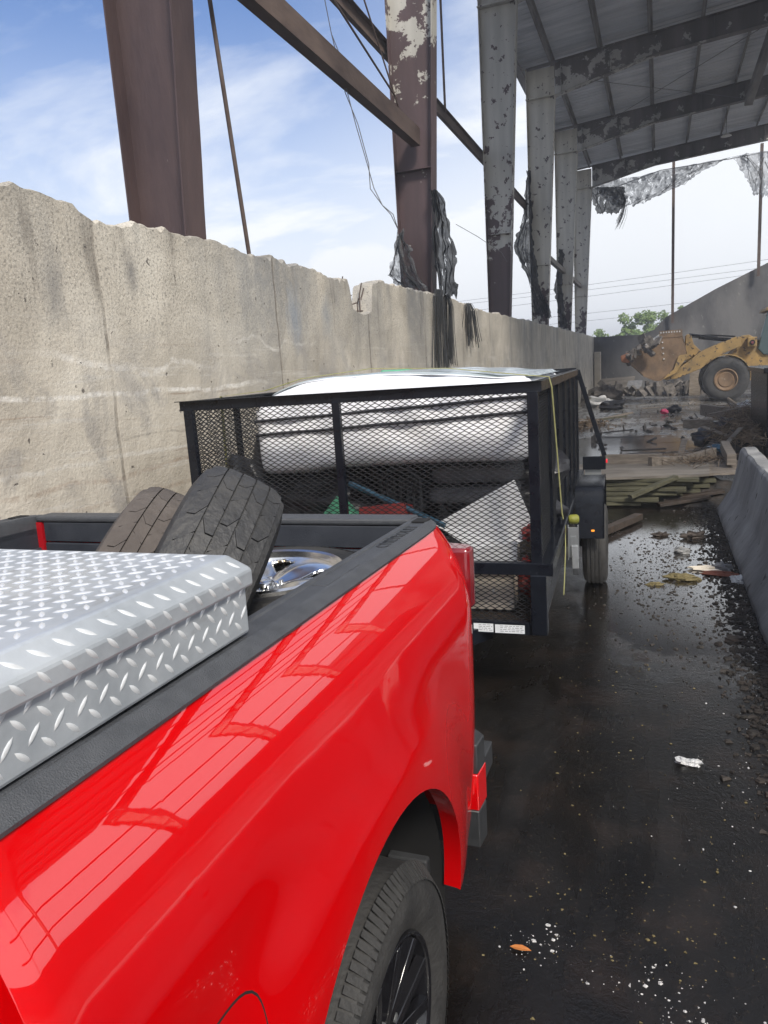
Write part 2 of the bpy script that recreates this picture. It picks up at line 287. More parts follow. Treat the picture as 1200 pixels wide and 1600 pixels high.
M = {}
M['ground'] = mat_ground(); M['wall'] = mat_wall(); M['paint'] = mat_paint()
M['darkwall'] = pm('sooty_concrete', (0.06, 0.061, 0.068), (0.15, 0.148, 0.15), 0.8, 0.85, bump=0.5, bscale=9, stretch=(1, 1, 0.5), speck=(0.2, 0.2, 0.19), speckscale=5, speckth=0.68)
M['brown'] = pm('brown_primer_steel', (0.042, 0.026, 0.029), (0.085, 0.055, 0.053), 2.2, 0.6, stretch=(1, 1, .3), bump=0.15, bscale=30, speck=(0.45, 0.42, 0.38), speckscale=19, speckth=0.76)
M['peel2'] = mat_peel('peeling_paint_high', 7.25, .085, soot=.04); M['peel3'] = mat_peel('peeling_paint_mid', 5.6, 0.085, soot=.13); M['peel4'] = mat_peel('peeling_paint_low', 3.3, 0.07, paint=(.56, .53, .46), soot=.14)
M['peelr'] = mat_peel('sooty_rafter_paint', .50, -0.16, paint=(0.52, 0.51, 0.49), rust=(0.08, 0.07, 0.07), soot=0.06)
M['rust'] = pm('rusty_strut', (0.055, 0.035, 0.03), (0.12, 0.085, 0.07), 3, 0.75, stretch=(1, .4, 1), bump=.2, bscale=25)
M['purlin'] = pm('sooty_purlin', (0.07, 0.065, 0.066), (0.28, 0.27, 0.265), 2.0, 0.7, stretch=(1, .2, 1))
M['roof'] = pm('corrugated_roof_steel', (0.46, 0.49, 0.54), (0.76, 0.78, 0.83), 1.2, 0.6, metal=0.0, stretch=(.25, 2.2, 1), lo=.3, hi=.7)
M['black'] = pm('black_steel_paint', (0.005, 0.006, 0.010), (0.009, 0.011, 0.016), 12, 0.24, rvar=.1, bump=.04, bscale=60, speck=(.12, .12, .12), speckscale=42, speckth=.78)
M['mesh'] = pm('black_mesh_paint', (0.008, 0.009, 0.011), (0.014, 0.015, 0.018), 12, 0.45)
M['plastic'] = pm('bed_cap_plastic', (0.050, 0.054, 0.062), (0.075, 0.08, 0.09), 30, 0.44, rvar=.08, bump=.35, bscale=420, lo=.3, hi=.7)
M['liner'] = pm('bedliner_plastic', (0.022, 0.026, 0.036), (0.035, 0.04, 0.052), 10, 0.55, bump=.25, bscale=300)
M['rubber'] = pm('tyre_rubber', (0.017, 0.017, 0.018), (0.038, 0.037, 0.036), 7, 0.72, bump=.3, bscale=60, rvar=.12)
M['oldrubber'] = pm('worn_tyre_rubber', (0.026, 0.027, 0.030), (0.06, 0.058, 0.056), 5, 0.62, bump=.45, bscale=45, rvar=.12)
M['dustrubber'] = pm('dusty_tyre_rubber', (0.06, 0.05, 0.045), (0.11, 0.095, 0.085), 6, 0.85, bump=.4, bscale=40)
M['chrome'] = pm('polished_alloy', (0.90, 0.90, 0.90), (0.8, 0.8, 0.8), 9, 0.2, metal=1.0, rvar=.05, speck=(.35, .28, .2), speckscale=20, speckth=.7)
M['alu'] = pm('diamond_plate_aluminium', (0.62, 0.66, 0.70), (0.46, 0.50, 0.54), 7, 0.42, metal=0.5, rvar=.12, bump=.06, bscale=40, stretch=(1, 1, 1))
_m = M['alu']; _nt = _m.node_tree; _b = _nt.nodes['Principled BSDF']; _src = _b.inputs['Base Color'].links[0].from_socket
_n = N(_nt, 'ShaderNodeTexNoise', i_Scale=26.0, i_Detail=6.0, i_Roughness=0.7); _nt.links.new(coords(_nt, (1, .12, .4)), _n.inputs['Vector'])
_r = ramp(_nt, [(.56, 0.0), (.70, .55)]); _nt.links.new(_n.outputs['Fac'], _r.inputs[0])
_k = N(_nt, 'ShaderNodeMix', data_type='RGBA'); _nt.links.new(_r.outputs[0], _k.inputs['Factor']); _nt.links.new(_src, _k.inputs[6]); _k.inputs[7].default_value = (.30, .29, .27, 1); _nt.links.new(_k.outputs[2], _b.inputs['Base Color'])
_n2 = N(_nt, 'ShaderNodeTexNoise', i_Scale=2.4, i_Detail=6.0); _nt.links.new(coords(_nt), _n2.inputs['Vector']); _r2 = N(_nt, 'ShaderNodeMapRange', i_1=.3, i_2=.7, i_3=.26, i_4=.52); _nt.links.new(_n2.outputs['Fac'], _r2.inputs[0]); _nt.links.new(_r2.outputs[0], _b.inputs['Roughness'])
M['alub'] = pm('diamond_plate_tread', (0.86, 0.88, 0.90), (0.72, 0.75, 0.78), 30, 0.3, metal=0.35, rvar=.06)
M['rimblack'] = pm('gloss_black_rim', (0.006, 0.006, 0.008), (0.012, 0.012, 0.014), 6, 0.16, rvar=.06, coat=.6, speck=(.15, .15, .16), speckscale=25, speckth=.74)
M['black'].node_tree.nodes['Principled BSDF'].inputs['Specular IOR Level'].default_value = 0.3
M['satinblack'] = pm('satin_black_trim', (0.025, 0.027, 0.03), (0.04, 0.042, 0.046), 14, 0.45, bump=.15, bscale=200)
M['lens'] = pm('red_lamp_lens', (0.13, 0.002, 0.006), (0.20, 0.004, 0.008), 20, 0.08, coat=1, rvar=.02)
M['wrap'] = pm('white_plastic_wrapped_mattress', (0.82, 0.84, 0.90), (0.93, 0.93, 0.95), 2.2, 0.3, bump=.6, bscale=3.5, stretch=(1, .4, 1), rvar=.12)
M['blackcloth'] = pm('black_plastic_bag', (0.012, 0.012, 0.016), (0.03, 0.031, 0.036), 5, 0.38, bump=.9, bscale=9)
M['grey'] = pm('grey_cloth', (0.14, 0.145, 0.155), (0.24, 0.24, 0.25), 6, 0.85, bump=.5, bscale=14)
M['white'] = pm('white_board', (0.88, 0.89, 0.90), (0.93, 0.93, 0.93), 4, 0.5, bump=.05, bscale=20)
M['green'] = pm('mint_green_box', (0.10, 0.42, 0.24), (0.14, 0.5, 0.3), 4, 0.5)
M['red'] = pm('dull_red', (0.22, 0.02, 0.02), (0.3, 0.04, 0.03), 5, 0.5)
M['blue'] = pm('dark_blue_pole', (0.02, 0.07, 0.12), (0.03, 0.10, 0.16), 5, 0.4)
M['card'] = pm('cardboard', (0.66, 0.60, 0.50), (0.78, 0.70, 0.60), 5, 0.8, speck=(.8, .8, .78), speckscale=8, speckth=.66)
M['strap'] = pm('yellow_ratchet_strap', (0.26, 0.26, 0.10), (0.36, 0.35, 0.15), 30, 0.7)
M['yellow'] = pm('yellow_strap_roll', (0.15, 0.155, 0.02), (0.22, 0.225, 0.035), 12, 0.55, bump=.3, bscale=60)
M['zinc'] = pm('zinc_ratchet', (0.55, 0.57, 0.58), (0.42, 0.44, 0.45), 14, 0.35, metal=.8)
M['amber'] = pm('amber_marker', (0.8, 0.25, 0.02), (0.9, 0.32, 0.03), 5, 0.15)
M['amber'].node_tree.nodes['Principled BSDF'].inputs['Emission Color'].default_value = (1, .4, .05, 1)
M['amber'].node_tree.nodes['Principled BSDF'].inputs['Emission Strength'].default_value = 0.35
M['redlamp'] = pm('lit_red_marker', (0.8, 0.02, 0.03), None, 5, 0.2)
M['redlamp'].node_tree.nodes['Principled BSDF'].inputs['Emission Color'].default_value = (1, .05, .08, 1)
M['redlamp'].node_tree.nodes['Principled BSDF'].inputs['Emission Strength'].default_value = 0.15
M['label'] = pm('sticker_white', (0.72, 0.75, 0.78), (0.62, 0.65, 0.68), 20, 0.4)
M['ink'] = pm('sticker_print', (0.12, 0.13, 0.15), None, 20, 0.5)
M['barrier'] = pm('barrier_concrete', (0.15, 0.152, 0.155), (0.31, 0.31, 0.31), 2.2, 0.8, bump=.7, bscale=14, stretch=(1, 1, .5), speck=(.05, .05, .05), speckscale=11, speckth=.66)
M['wood'] = pm('weathered_wood', (0.14, 0.115, 0.09), (0.27, 0.23, 0.19), 3.5, 0.75, stretch=(1, 8, 8), bump=.3, bscale=20)
M['ply'] = pm('dirty_plywood', (0.115, 0.10, 0.085), (0.23, 0.205, 0.175), 1.6, 0.7, stretch=(1, 5, 5), bump=.25, bscale=12)
M['greenwood'] = pm('greenish_treated_wood', (0.04, 0.038, 0.022), (0.105, 0.10, 0.06), 3, 0.7, stretch=(1, 6, 6), bump=.25)
M['darkwood'] = pm('soaked_wood', (0.022, 0.016, 0.012), (0.06, 0.043, 0.033), 4, 0.6, stretch=(1, 6, 6), bump=.3)
M['brush'] = pm('dry_twigs', (0.05, 0.037, 0.026), (0.27, 0.20, 0.14), 5, 0.9)
M['soil'] = pm('dark_rubble', (0.010, 0.009, 0.008), (0.045, 0.036, 0.03), 6, 0.75, bump=1, bscale=18)
M['rubble'] = pm('mixed_rubble', (0.05, 0.045, 0.04), (0.20, 0.18, 0.165), 6, 0.85, bump=1, bscale=20)
M['foam'] = pm('white_foam', (0.50, 0.51, 0.52), (0.66, 0.66, 0.66), 10, 0.85, bump=1, bscale=60)
M['leafm'] = pm('orange_leaf', (0.40, 0.13, 0.03), (0.52, 0.2, 0.05), 20, 0.7)
M['stone'] = pm('mossy_stone', (0.10, 0.08, 0.03), (0.2, 0.165, 0.08), 12, 0.8, bump=1, bscale=40)
M['catyellow'] = pm('grimy_yellow_paint', (0.22, 0.155, 0.075), (0.42, 0.27, 0.095), 2.2, 0.6, bump=.2, bscale=15, speck=(.07, .05, .04), speckscale=7, speckth=.6)
M['bucket'] = pm('rusty_brown_bucket', (0.12, 0.08, 0.052), (0.25, 0.165, 0.10), 1.8, 0.65, bump=.4, bscale=12, stretch=(1, 1, 1), speck=(.3, .27, .22), speckscale=6, speckth=.7)
M['loadtyre'] = pm('solid_loader_tyre', (0.028, 0.029, 0.031), (0.06, 0.06, 0.062), 4, 0.85, bump=.5, bscale=14)
M['glass'] = pm('dark_teal_cab_glass', (0.02, 0.05, 0.05), (0.03, 0.065, 0.065), 2, 0.08, coat=1, rvar=.03)
M['cream'] = pm('cream_concrete', (0.36, 0.32, 0.27), (0.46, 0.42, 0.36), 3, 0.85, bump=.3)
M['pink'] = pm('bright_pink', (0.55, 0.05, 0.14), None, 3, 0.5)
M['net'] = mat_net('torn_netting_dark', (.010, .012, .016), hole=0.80, scale=3); M['netthin'] = mat_net('torn_netting_thin', (0.12, 0.13, 0.14), 0.22, 5); M['plasticfilm'] = mat_net('grey_plastic_film', (0.30, 0.32, 0.36), 0.30, 3)
M['fibre'] = pm('frayed_black_fibre', (0.022, 0.024, 0.027), (0.05, 0.052, 0.055), 20, 0.8)
M['wire'] = pm('grey_wire', (0.12, 0.12, 0.13), None, 5, 0.6)
M['bark'] = pm('bark', (0.08, 0.06, 0.045), (0.14, 0.11, 0.08), 6, 0.9, bump=.6)
M['foliage'] = pm('tree_foliage', (0.075, 0.13, 0.03), (0.15, 0.22, 0.06), 1.2, 0.7)
M['black2'] = pm('flat_black', (0.006, 0.006, 0.007), None, 5, 0.9)
M['strapred'] = pm('red_tailgate_edge', (0.35, 0.006, 0.012), None, 5, 0.3)
M['lampw'] = pm('dusty_lamp_shade', (0.5, 0.5, 0.48), (0.6, 0.6, 0.58), 5, 0.5)

# ------------------------------------------------------------------ mesh helpers
class MB:
    def __init__(s): s.v = []; s.f = []; s.mi = []; s.cur = 0
    def add(s, vs, fs):
        o = len(s.v); s.v += [tuple(p) for p in vs]; s.f += [tuple(i + o for i in f) for f in fs]; s.mi += [s.cur] * len(fs); return s
    def box(s, a, b, M_=None):
        (x0, y0, z0), (x1, y1, z1) = a, b
        vs = [V(p) for p in ((x0, y0, z0), (x1, y0, z0), (x1, y1, z0), (x0, y1, z0), (x0, y0, z1), (x1, y0, z1), (x1, y1, z1), (x0, y1, z1))]
        if M_ is not None: vs = [M_ @ p for p in vs]
        return s.add(vs, [(0, 3, 2, 1), (4, 5, 6, 7), (0, 1, 5, 4), (1, 2, 6, 5), (2, 3, 7, 6), (3, 0, 4, 7)])
    def bar(s, p, q, w_, h, up=(0, 0, 1)):
        p, q = V(p), V(q); d = (q - p).normalized(); u = V(up)
        x = d.cross(u); x = x.normalized() if x.length > 1e-4 else d.orthogonal().normalized(); u = x.cross(d)
        vs = []
        for c in (p, q):
            for i, j in ((-1, -1), (1, -1), (1, 1), (-1, 1)): vs.append(c + x * (i * w_ / 2) + u * (j * h / 2))
        return s.add(vs, [(0, 3, 2, 1)[::-1], (4, 5, 6, 7)[::-1], (0, 1, 5, 4)[::-1], (1, 2, 6, 5)[::-1], (2, 3, 7, 6)[::-1], (3, 0, 4, 7)[::-1]])
    def tube(s, pts, r, n=8, caps=True):
        pts = [V(p) for p in pts]; o = []; prev = None
        for i, p in enumerate(pts):
            d = (pts[min(i + 1, len(pts) - 1)] - pts[max(i - 1, 0)]).normalized()
            if prev is None: x = d.orthogonal().normalized()
            else: x = (prev - d * prev.dot(d)); x = x.normalized() if x.length > 1e-5 else d.orthogonal().normalized()
            prev = x; y = d.cross(x); rr = r[i] if isinstance(r, (list, tuple)) else r
            o += [p + (x * cos(2 * pi * k / n) + y * sin(2 * pi * k / n)) * rr for k in range(n)]
        fs = [(i * n + k, i * n + (k + 1) % n, (i + 1) * n + (k + 1) % n, (i + 1) * n + k) for i in range(len(pts) - 1) for k in range(n)]
        if caps: fs += [tuple(range(n))[::-1], tuple((len(pts) - 1) * n + k for k in range(n))]
        return s.add(o, fs)
    def lathe(s, prof, n=48, Mx=None, closed=False):
        """prof: (radius, x) pairs; axis = local X"""
        vs = []
        for r, x in prof:
            for k in range(n):
                a = 2 * pi * k / n; vs.append(V((x, r * cos(a), r * sin(a))))
        if Mx is not None: vs = [Mx @ p for p in vs]
        m = len(prof); rng = range(m if closed else m - 1)
        return s.add(vs, [(i * n + k, i * n + (k + 1) % n, ((i + 1) % m) * n + (k + 1) % n, ((i + 1) % m) * n + k) for i in rng for k in range(n)])
    def prism(s, poly, a, b, plane='xz', Mx=None):
        def P(p, t):
            q = {'xz': (p[0], t, p[1]), 'yz': (t, p[0], p[1]), 'xy': (p[0], p[1], t)}[plane]
            return V(q) if Mx is None else Mx @ V(q)
        n = len(poly); vs = [P(p, a) for p in poly] + [P(p, b) for p in poly]
        return s.add(vs, [tuple(range(n)), tuple(range(2 * n - 1, n - 1, -1))] + [(i, i + n, (i + 1) % n + n, (i + 1) % n) for i in range(n)])
    def grid(s, fn, nu, nv):
        vs = [fn(i / nu, j / nv) for i in range(nu + 1) for j in range(nv + 1)]
        return s.add(vs, [(i * (nv + 1) + j, (i + 1) * (nv + 1) + j, (i + 1) * (nv + 1) + j + 1, i * (nv + 1) + j + 1) for i in range(nu) for j in range(nv)])
    def blob(s, c, r, seed=0, amp=.25, fr=1.5, n=10, m=14):
        c = V(c); r = V(r) if not isinstance(r, (int, float)) else V((r, r, r)); vs = []
        for i in range(n + 1):
            for j in range(m):
                t = pi * i / n; p = 2 * pi * j / m; d = V((sin(t) * cos(p), sin(t) * sin(p), cos(t)))
                k = 1 + amp * mn.noise(d * fr + V((seed * 7.1, seed * 3.3, seed))) * 2
                vs.append(c + V((d.x * r.x, d.y * r.y, d.z * r.z)) * k)
        return s.add(vs, [(i * m + j, (i + 1) * m + j, (i + 1) * m + (j + 1) % m, i * m + (j + 1) % m) for i in range(n) for j in range(m)])

def obj(name, mb, mat, parent=None, smooth=None, bevel=0, seg=2, world=True, shift=None):
    """link mb as ONE object; verts are world coords unless parent is a local frame"""
    me = bpy.data.meshes.new(name)
    vs = mb.v
    if parent is not None and not parent.get('_l', 0):
        l = parent['_loc']; vs = [(x - l[0], y - l[1], z - l[2]) for x, y, z in vs]
    me.from_pydata(vs, [], mb.f)
    for m in (mat if isinstance(mat, (list, tuple)) else [mat]): me.materials.append(m)
    if isinstance(mat, (list, tuple)): me.polygons.foreach_set('material_index', mb.mi)
    import bmesh
    bm = bmesh.new(); bm.from_mesh(me); bmesh.ops.remove_doubles(bm, verts=bm.verts, dist=1e-5)
    if name not in ('net', 'foliage', 'twigs'): bmesh.ops.recalc_face_normals(bm, faces=bm.faces)
    bm.to_mesh(me); bm.free()
    if smooth is not None:
        me.polygons.foreach_set('use_smooth', [True] * len(me.polygons)); me.set_sharp_from_angle(angle=radians(smooth))
    o = bpy.data.objects.new(name, me); COL.objects.link(o)
    if parent is not None: o.parent = parent
    if bevel:
        b = o.modifiers.new('bevel', 'BEVEL'); b.width = bevel; b.segments = seg; b.limit_method = 'ANGLE'; b.angle_limit = radians(35)
    return o
def props(o, label=None, cat=None, group=None, kind=None):
    for k, x in (('label', label), ('category', cat), ('group', group), ('kind', kind)):
        if x: o[k] = x
    return o
def thing(name, loc, label, cat, group=None, rot=None):
    o = bpy.data.objects.new(name, None); COL.objects.link(o); o.location = loc; o.empty_display_size = .2
    if rot is not None: o.rotation_euler = rot; o['_l'] = 1
    else: o['_loc'] = tuple(loc)
    return props(o, label, cat, group)
def recenter(o):
    me = o.data; c = V((0, 0, 0)); n = len(me.vertices)
    xs = [v.co for v in me.vertices]; c = V(((min(p.x for p in xs) + max(p.x for p in xs)) / 2, (min(p.y for p in xs) + max(p.y for p in xs)) / 2, min(p.z for p in xs)))
    me.transform(Matrix.Translation(-c)); o.location = c; return o
def single(name, mb, mat, label, cat, group=None, kind=None, keep=False, **k):
    o = obj(name, mb, mat, None, **k)
    if not keep: recenter(o)
    return props(o, label, cat, group, kind)
def dup(root, loc, label, rot=None):
    r = root.copy(); COL.objects.link(r); r.location = loc; r['label'] = label
    if rot is not None: r.rotation_euler = rot
    for ch in list(root.children):
        c = ch.copy(); COL.objects.link(c); c.parent = r
        for g in ch.children:
            d = g.copy(); COL.objects.link(d); d.parent = c
    return r

# ------------------------------------------------------------------ ground
g = MB()
def gz(x, y): return 0.005 * mn.noise(V((x * .35, y * .35, 0))) - .004 if y < 60 else -.006
xs = [-300, -120, -40, -15] + [-8 + .5 * i for i in range(64)] + [30, 60, 120, 300]
ys = [-120, -60, -20] + [-8 + .5 * i for i in range(112)] + [60, 90, 150, 300, 400]
nx, ny = len(xs), len(ys)
g.add([(x, y, gz(x, y)) for x in xs for y in ys], [(i * ny + j, (i + 1) * ny + j, (i + 1) * ny + j + 1, i * ny + j + 1) for i in range(nx - 1) for j in range(ny - 1)])
props(obj('ground', g, M['ground'], smooth=60), kind='structure')

# ------------------------------------------------------------------ left concrete wall with broken top
WX = -3.46
def walltop(y):
    base = 3.10 + .05 * mn.noise(V((y * 1.3, 3, 0))) + .05 * mn.noise(V((round(y * 2.2 + .4 * mn.noise(V((y * 3, 0, 0)))) * 1.7, 9, 0))) + .045 * mn.noise(V((y * 6, 9, 0))) + .035 * mn.noise(V((y * 17, 4, 0))) + .03 * abs(mn.noise(V((y * 13, 1, 5))))
    key = [(0, .02), (3.3, .02), (3.9, .05), (4.25, -.02), (5.0, 0.02), (5.6, .02), (6.2, -.03), (7.4, -.03), (8.40, -.03), (8.44, -.05), (8.5, -.36), (8.8, -.40), (9.12, -.36), (9.17, -.04), (9.5, .03), (11.5, .06), (12.6, .1), (15, 0), (22, .05), (44, .1)]
    for (a, p), (b, q) in zip(key, key[1:]):
        if a <= y <= b: return base + p + (q - p) * (y - a) / (b - a)
    return base
wys = []; y = -12.0
while y < 44.0:
    wys.append(y); y += .05 if 0 < y < 16 else .2
wys.append(44.0)
wzs = [0, .5, 1.0, 1.4, 1.8, 2.1, 2.4, 2.55]
mb = MB(); rows = []
for y in wys:
    t = walltop(y); col = []
    hs = [z for z in wzs] + [2.62, (2.62 + t) / 2, t - .05, t - .012]
    for z in hs:
        dx = .012 * mn.noise(V((y * 2, z * 2, 0))) + .006 * mn.noise(V((y * 9, z * 9, 4)))
        if z > t - .3: dx -= .03 * max(0, mn.noise(V((y * 3.5, 8, z)))) * (z - t + .3) / .3
        col.append((WX + dx, y, min(z, t)))
    col.append((WX - .03, y, t)); col.append((WX - .14, y, t + .03 * mn.noise(V((y * 4, 2, 2))))); col.append((WX - .27, y, t - .02)); col.append((WX - .28, y, 0))
    rows.append(col)
nc = len(rows[0]); mb.add([p for r_ in rows for p in r_], [(i * nc + j, (i + 1) * nc + j, (i + 1) * nc + j + 1, i * nc + j + 1) for i in range(len(rows) - 1) for j in range(nc - 1)] + [tuple((len(rows) - 1) * nc + j for j in range(nc)), tuple(range(nc))[::-1]])
wallT = thing('concrete_wall', (WX - .4, 10, 0), 'long pale concrete push wall with broken jagged top left of the truck', 'wall')
obj('wall_body', mb, M['wall'], wallT, smooth=40)
for (y, lean, h) in ((8.47, .02, .42), (8.52, .05, .30), (8.58, .14, .22), (8.66, .22, .14), (9.02, -.06, .2), (9.10, -.01, .40), (9.14, .02, .34)):
    r_ = MB(); r_.tube([(WX - .15, y, 2.68), (WX - .14, y + lean * .4, 2.72 + h * .6), (WX - .1, y + lean, 2.70 + h)], .008, 5); obj('rebar', r_, M['rust'], wallT)
r_ = MB(); r_.tube([(WX - .12, 8.45, 2.80), (WX - .12, 8.6, 2.72), (WX - .12, 8.9, 2.74), (WX - .12, 9.15, 2.76)], .009, 5); obj('rebar', r_, M['rust'], wallT)

# far wall with a ramped top, cream corner post
mb = MB(); poly = [(-4.4, 0), (26, 0), (26, 7.6), (8.2, 7.6), (5.2, 6.25), (2.8, 5.2), (.32, 3.95), (-.25, 3.35), (-.85, 3.12), (-4.4, 3.2)]
mb.prism(poly, 44.0, 44.6)
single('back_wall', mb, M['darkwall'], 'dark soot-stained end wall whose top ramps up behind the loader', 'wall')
mb = MB(); mb.box((-3.40, 43.3, 0), (-3.05, 43.75, 2.35)); single('corner_post', mb, M['cream'], 'short cream post standing in the far wall corner', 'post', bevel=.03)
mb = MB()
mb.add([(19.8, yy, zz) for yy in (-12, 44) for zz in (0, 3.2)] + [(20.4, yy, zz) for yy in (-12, 44) for zz in (0, 3.2)], [(0, 2, 3, 1), (4, 5, 7, 6), (1, 3, 7, 5), (0, 1, 5, 4), (2, 6, 7, 3)])
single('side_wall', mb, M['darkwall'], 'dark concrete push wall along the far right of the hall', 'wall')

# ------------------------------------------------------------------ steel frames
CY = [5.5, 12.5, 19.5, 26.5, 33.6, 40.7]
def column(y, mt, label, name='steel_column', x0=-4.12, top=True, sgn=1, xo=None):
    fw, ft = .30, .014
    def X(x): return x if sgn > 0 else 16.0 - x
    t = thing(name, (X(-3.9), y, 0), label, 'column', 'steel columns along the hall')
    zb, zk, zt = 2.5, 10.42, 11.32
    o_b, o_k = x0, x0 + .0
    i_b, i_k = -3.60, -3.20
    def ix(z): return i_b + (i_k - i_b) * (z - 2.9) / (zk - 2.9)
    m = MB(); m.prism([(X(o_b + ft), zb), (X(ix(zb) - ft), zb), (X(ix(zk) - ft), zk), (X(ix(zk) - ft), zt), (X(o_k + ft), zt - .02)], y - .006, y + .006)
    obj('web', m, mt, t)
    m = MB(); 
    for a, b in ((zb, zt),): m.box((min(X(o_b), X(o_b + ft)), y - fw / 2, a), (max(X(o_b), X(o_b + ft)), y + fw / 2, b))
    obj('outer_flange', m, mt, t)
    m = MB(); n = 26
    def fn(u, w_):
        z = zb + (zk - zb) * u; e = (.012 * mn.noise(V((z * 2.2, y, w_ * 3))) if y < 8 else 0)
        return (X(ix(z)), y - fw / 2 + fw * w_ + e, z)
    m.grid(fn, n, 1); k = len(m.v)
    m.grid(lambda u, w_: (lambda p: (p[0] - ft * sgn, p[1], p[2]))(fn(u, w_)), n, 1)
    for i in range(n):
        m.f += [(2 * i, 2 * i + 2, k + 2 * i + 2, k + 2 * i), (2 * i + 1, k + 2 * i + 1, k + 2 * i + 3, 2 * i + 3)]; m.mi += [0, 0]
    obj('inner_flange', m, mt, t)
    m = MB(); m.box((min(X(o_b - .02), X(i_k + .02)), y - .17, zk - .012), (max(X(o_b - .02), X(i_k + .02)), y + .17, zk + .012)); obj('cap_plate', m, mt, t)
    m = MB(); m.box((min(X(o_b + ft), X(ix(5.2) - ft)), y - .12, 5.2), (max(X(o_b + ft), X(ix(5.2) - ft)), y + .12, 5.215)); obj('stiffener', m, mt, t)
    return t
labs = ['rust-brown steel column rising from wall top, nearest and leftmost', 'tall steel column half peeled grey paint half brown, with dark torn netting at its foot',
        'pale grey tapered column with a brown lower third, third from the left', 'pale grey column with tattered mesh down its left edge, under the first visible rafter',
        'narrow pale grey column, second from the end of the row', 'speckled pale column closest to the far dark wall']
mats = [M['brown'], M['peel2'], M['peel3'], M['peel4'], M['peel4'], M['peel4']]
for y, l, m_ in zip(CY, labs, mats): column(y, m_, l)
for i, y in enumerate(CY): column(y, M['peel4'], 'steel column on the far right side of the hall, number %s from the entrance' % ['one', 'two', 'three', 'four', 'five', 'six'][i], sgn=-1)
def rtop(x): return 11.34 + .082 * (x + 4.1) if x < 8 else 11.34 + .082 * (20.1 - x)
def rbot(x):
    if x > 8: x = 16 - x
    return 10.42 + (11.03 - 10.42) * (x + 3.2) / 2.9 if x < -.3 else 11.03 + .072 * (x + .3)
rl = ['first roof rafter overhead at the open front of the hall', 'second roof rafter over the roofless bay', 'third rafter carrying the front edge of the metal roof',
      'nearest sooty roof rafter in view crossing the top right', 'middle dark curved rafter under the roof', 'farthest dark rafter above the open gable']
for y, l in zip(CY, rl):
    t = thing('roof_rafter', (8, y, 10.4), l, 'rafter', 'rafters of the hall roof')
    m = MB(); xsr = [-3.19, -2.3, -1.3, -.3, 1, 3, 5, 8]; xsr = xsr + [16 - x for x in xsr[:-1]][::-1]
    poly = [(x, rbot(x)) for x in xsr] + [(x, rtop(x)) for x in xsr[::-1]]
    m.grid(lambda u, w_: (lambda x: (x, y, rbot(x) * (1 - w_) + rtop(x) * w_))(-3.19 + 22.38 * u), 60, 1)
    obj('web', m, M['peelr'], t)
    for nm, fn_, s_ in (('bottom_flange', rbot, -1), ('top_flange', rtop, 1)):
        m = MB(); X0 = -3.19 if s_ < 0 else -4.1; X1 = 16 - X0
        for side in (0, 1): m.grid(lambda u, w_: (lambda x: (x, y - .14 + .28 * w_, fn_(x) + s_ * .014 * side))(X0 + (X1 - X0) * u), 60, 1)
        obj(nm, m, M['peelr'], t)
    for x in [-3.0 + 1.5 * k for k in range(15)]:
        m = MB(); m.box((x - .006, y - .13, rbot(x)), (x + .006, y - .007, rtop(x)))
        obj('stiffener', m, M['peelr'], t)
# purlins
for k in range(16):
    x = -3.3 + 1.5 * k
    if x > 19.6: break
    z = rtop(x) + .02; m = MB(); y0 = 12.3
    m.box((x - .004, y0, z), (x + .004, 41.0, z + .2)); m.box((x - .07, y0, z - .006), (x - .004, 41.0, z)); m.box((x + .004, y0, z + .194), (x + .07, 41.0, z + .2))
    single('roof_purlin', m, M['purlin'], 'sooty Z-shaped roof purlin under the metal sheets, %s from the left eave' % ['1st', '2nd', '3rd', '4th', '5th', '6th', '7th', '8th', '9th', '10th', '11th', '12th', '13th', '14th', '15th', '16th'][k], 'purlin', 'purlins carrying the roof sheets')
for k, x in enumerate((-3.3, 1.2, 5.7, 11.7)):
    m = MB(); z = rtop(x) + .02; m.box((x - .05, -4, z), (x + .05, 12.3, z + .2)); single('roof_purlin', m, M['purlin'], 'bare purlin spanning the roofless bays, %s from the left' % ['first', 'second', 'third', 'last'][k], 'purlin', 'bare purlins without sheeting')
# corrugated roof sheet: ribs run up the slope
m = MB(); yy = 12.4; prof = []
while yy < 41.4:
    for dy, dz in ((0, 0), (.20, 0), (.23, .03), (.27, .03), (.30, 0)): prof.append((yy + dy, dz))
    yy += .30
for a, b in (((-4.5), 5.2),):  # sheeting stops short, out of view, so sun reaches the loader and floor
    za, zb = rtop(a), rtop(b)
    n = len(prof); cols = 9; vs = []
    for i in range(cols):
        x = a + (b - a) * i / (cols - 1); z = za + (zb - za) * i / (cols - 1) + .235
        vs += [(x, py, z + dz + .006 * mn.noise(V((x, py * .7, 2)))) for py, dz in prof]
    m.add(vs, [(i * n + j, (i + 1) * n + j, (i + 1) * n + j + 1, i * n + j + 1) for i in range(cols - 1) for j in range(n - 1)])
    m.add([(p[0], p[1], p[2] + .006) for p in vs], [(i * n + j, (i + 1) * n + j, (i + 1) * n + j + 1, i * n + j + 1) for i in range(cols - 1) for j in range(n - 1)])
m2 = MB()
for (x0_, x1_), ya_, yb_ in (((4.2, 8.0), 2.0, 12.3), ((8.0, 20.5), 2.0, 19.4)):
    pr2 = []; y = ya_
    while y < yb_: pr2 += [(y, 0), (y + .2, 0), (y + .23, .03), (y + .27, .03)]; y += .30
    vs = [(x, py, rtop(x) + .235 + dz) for x in (x0_, x1_) for py, dz in pr2]; n = len(pr2)
    m2.add(vs, [(j, n + j, n + j + 1, j + 1) for j in range(n - 1)])
rf2 = thing('surviving_roof', (13, 10, 11.5), 'ribbed metal roof still covering the right half of the near bays', 'roof')
obj('roof_sheet', m2, M['roof'], rf2)
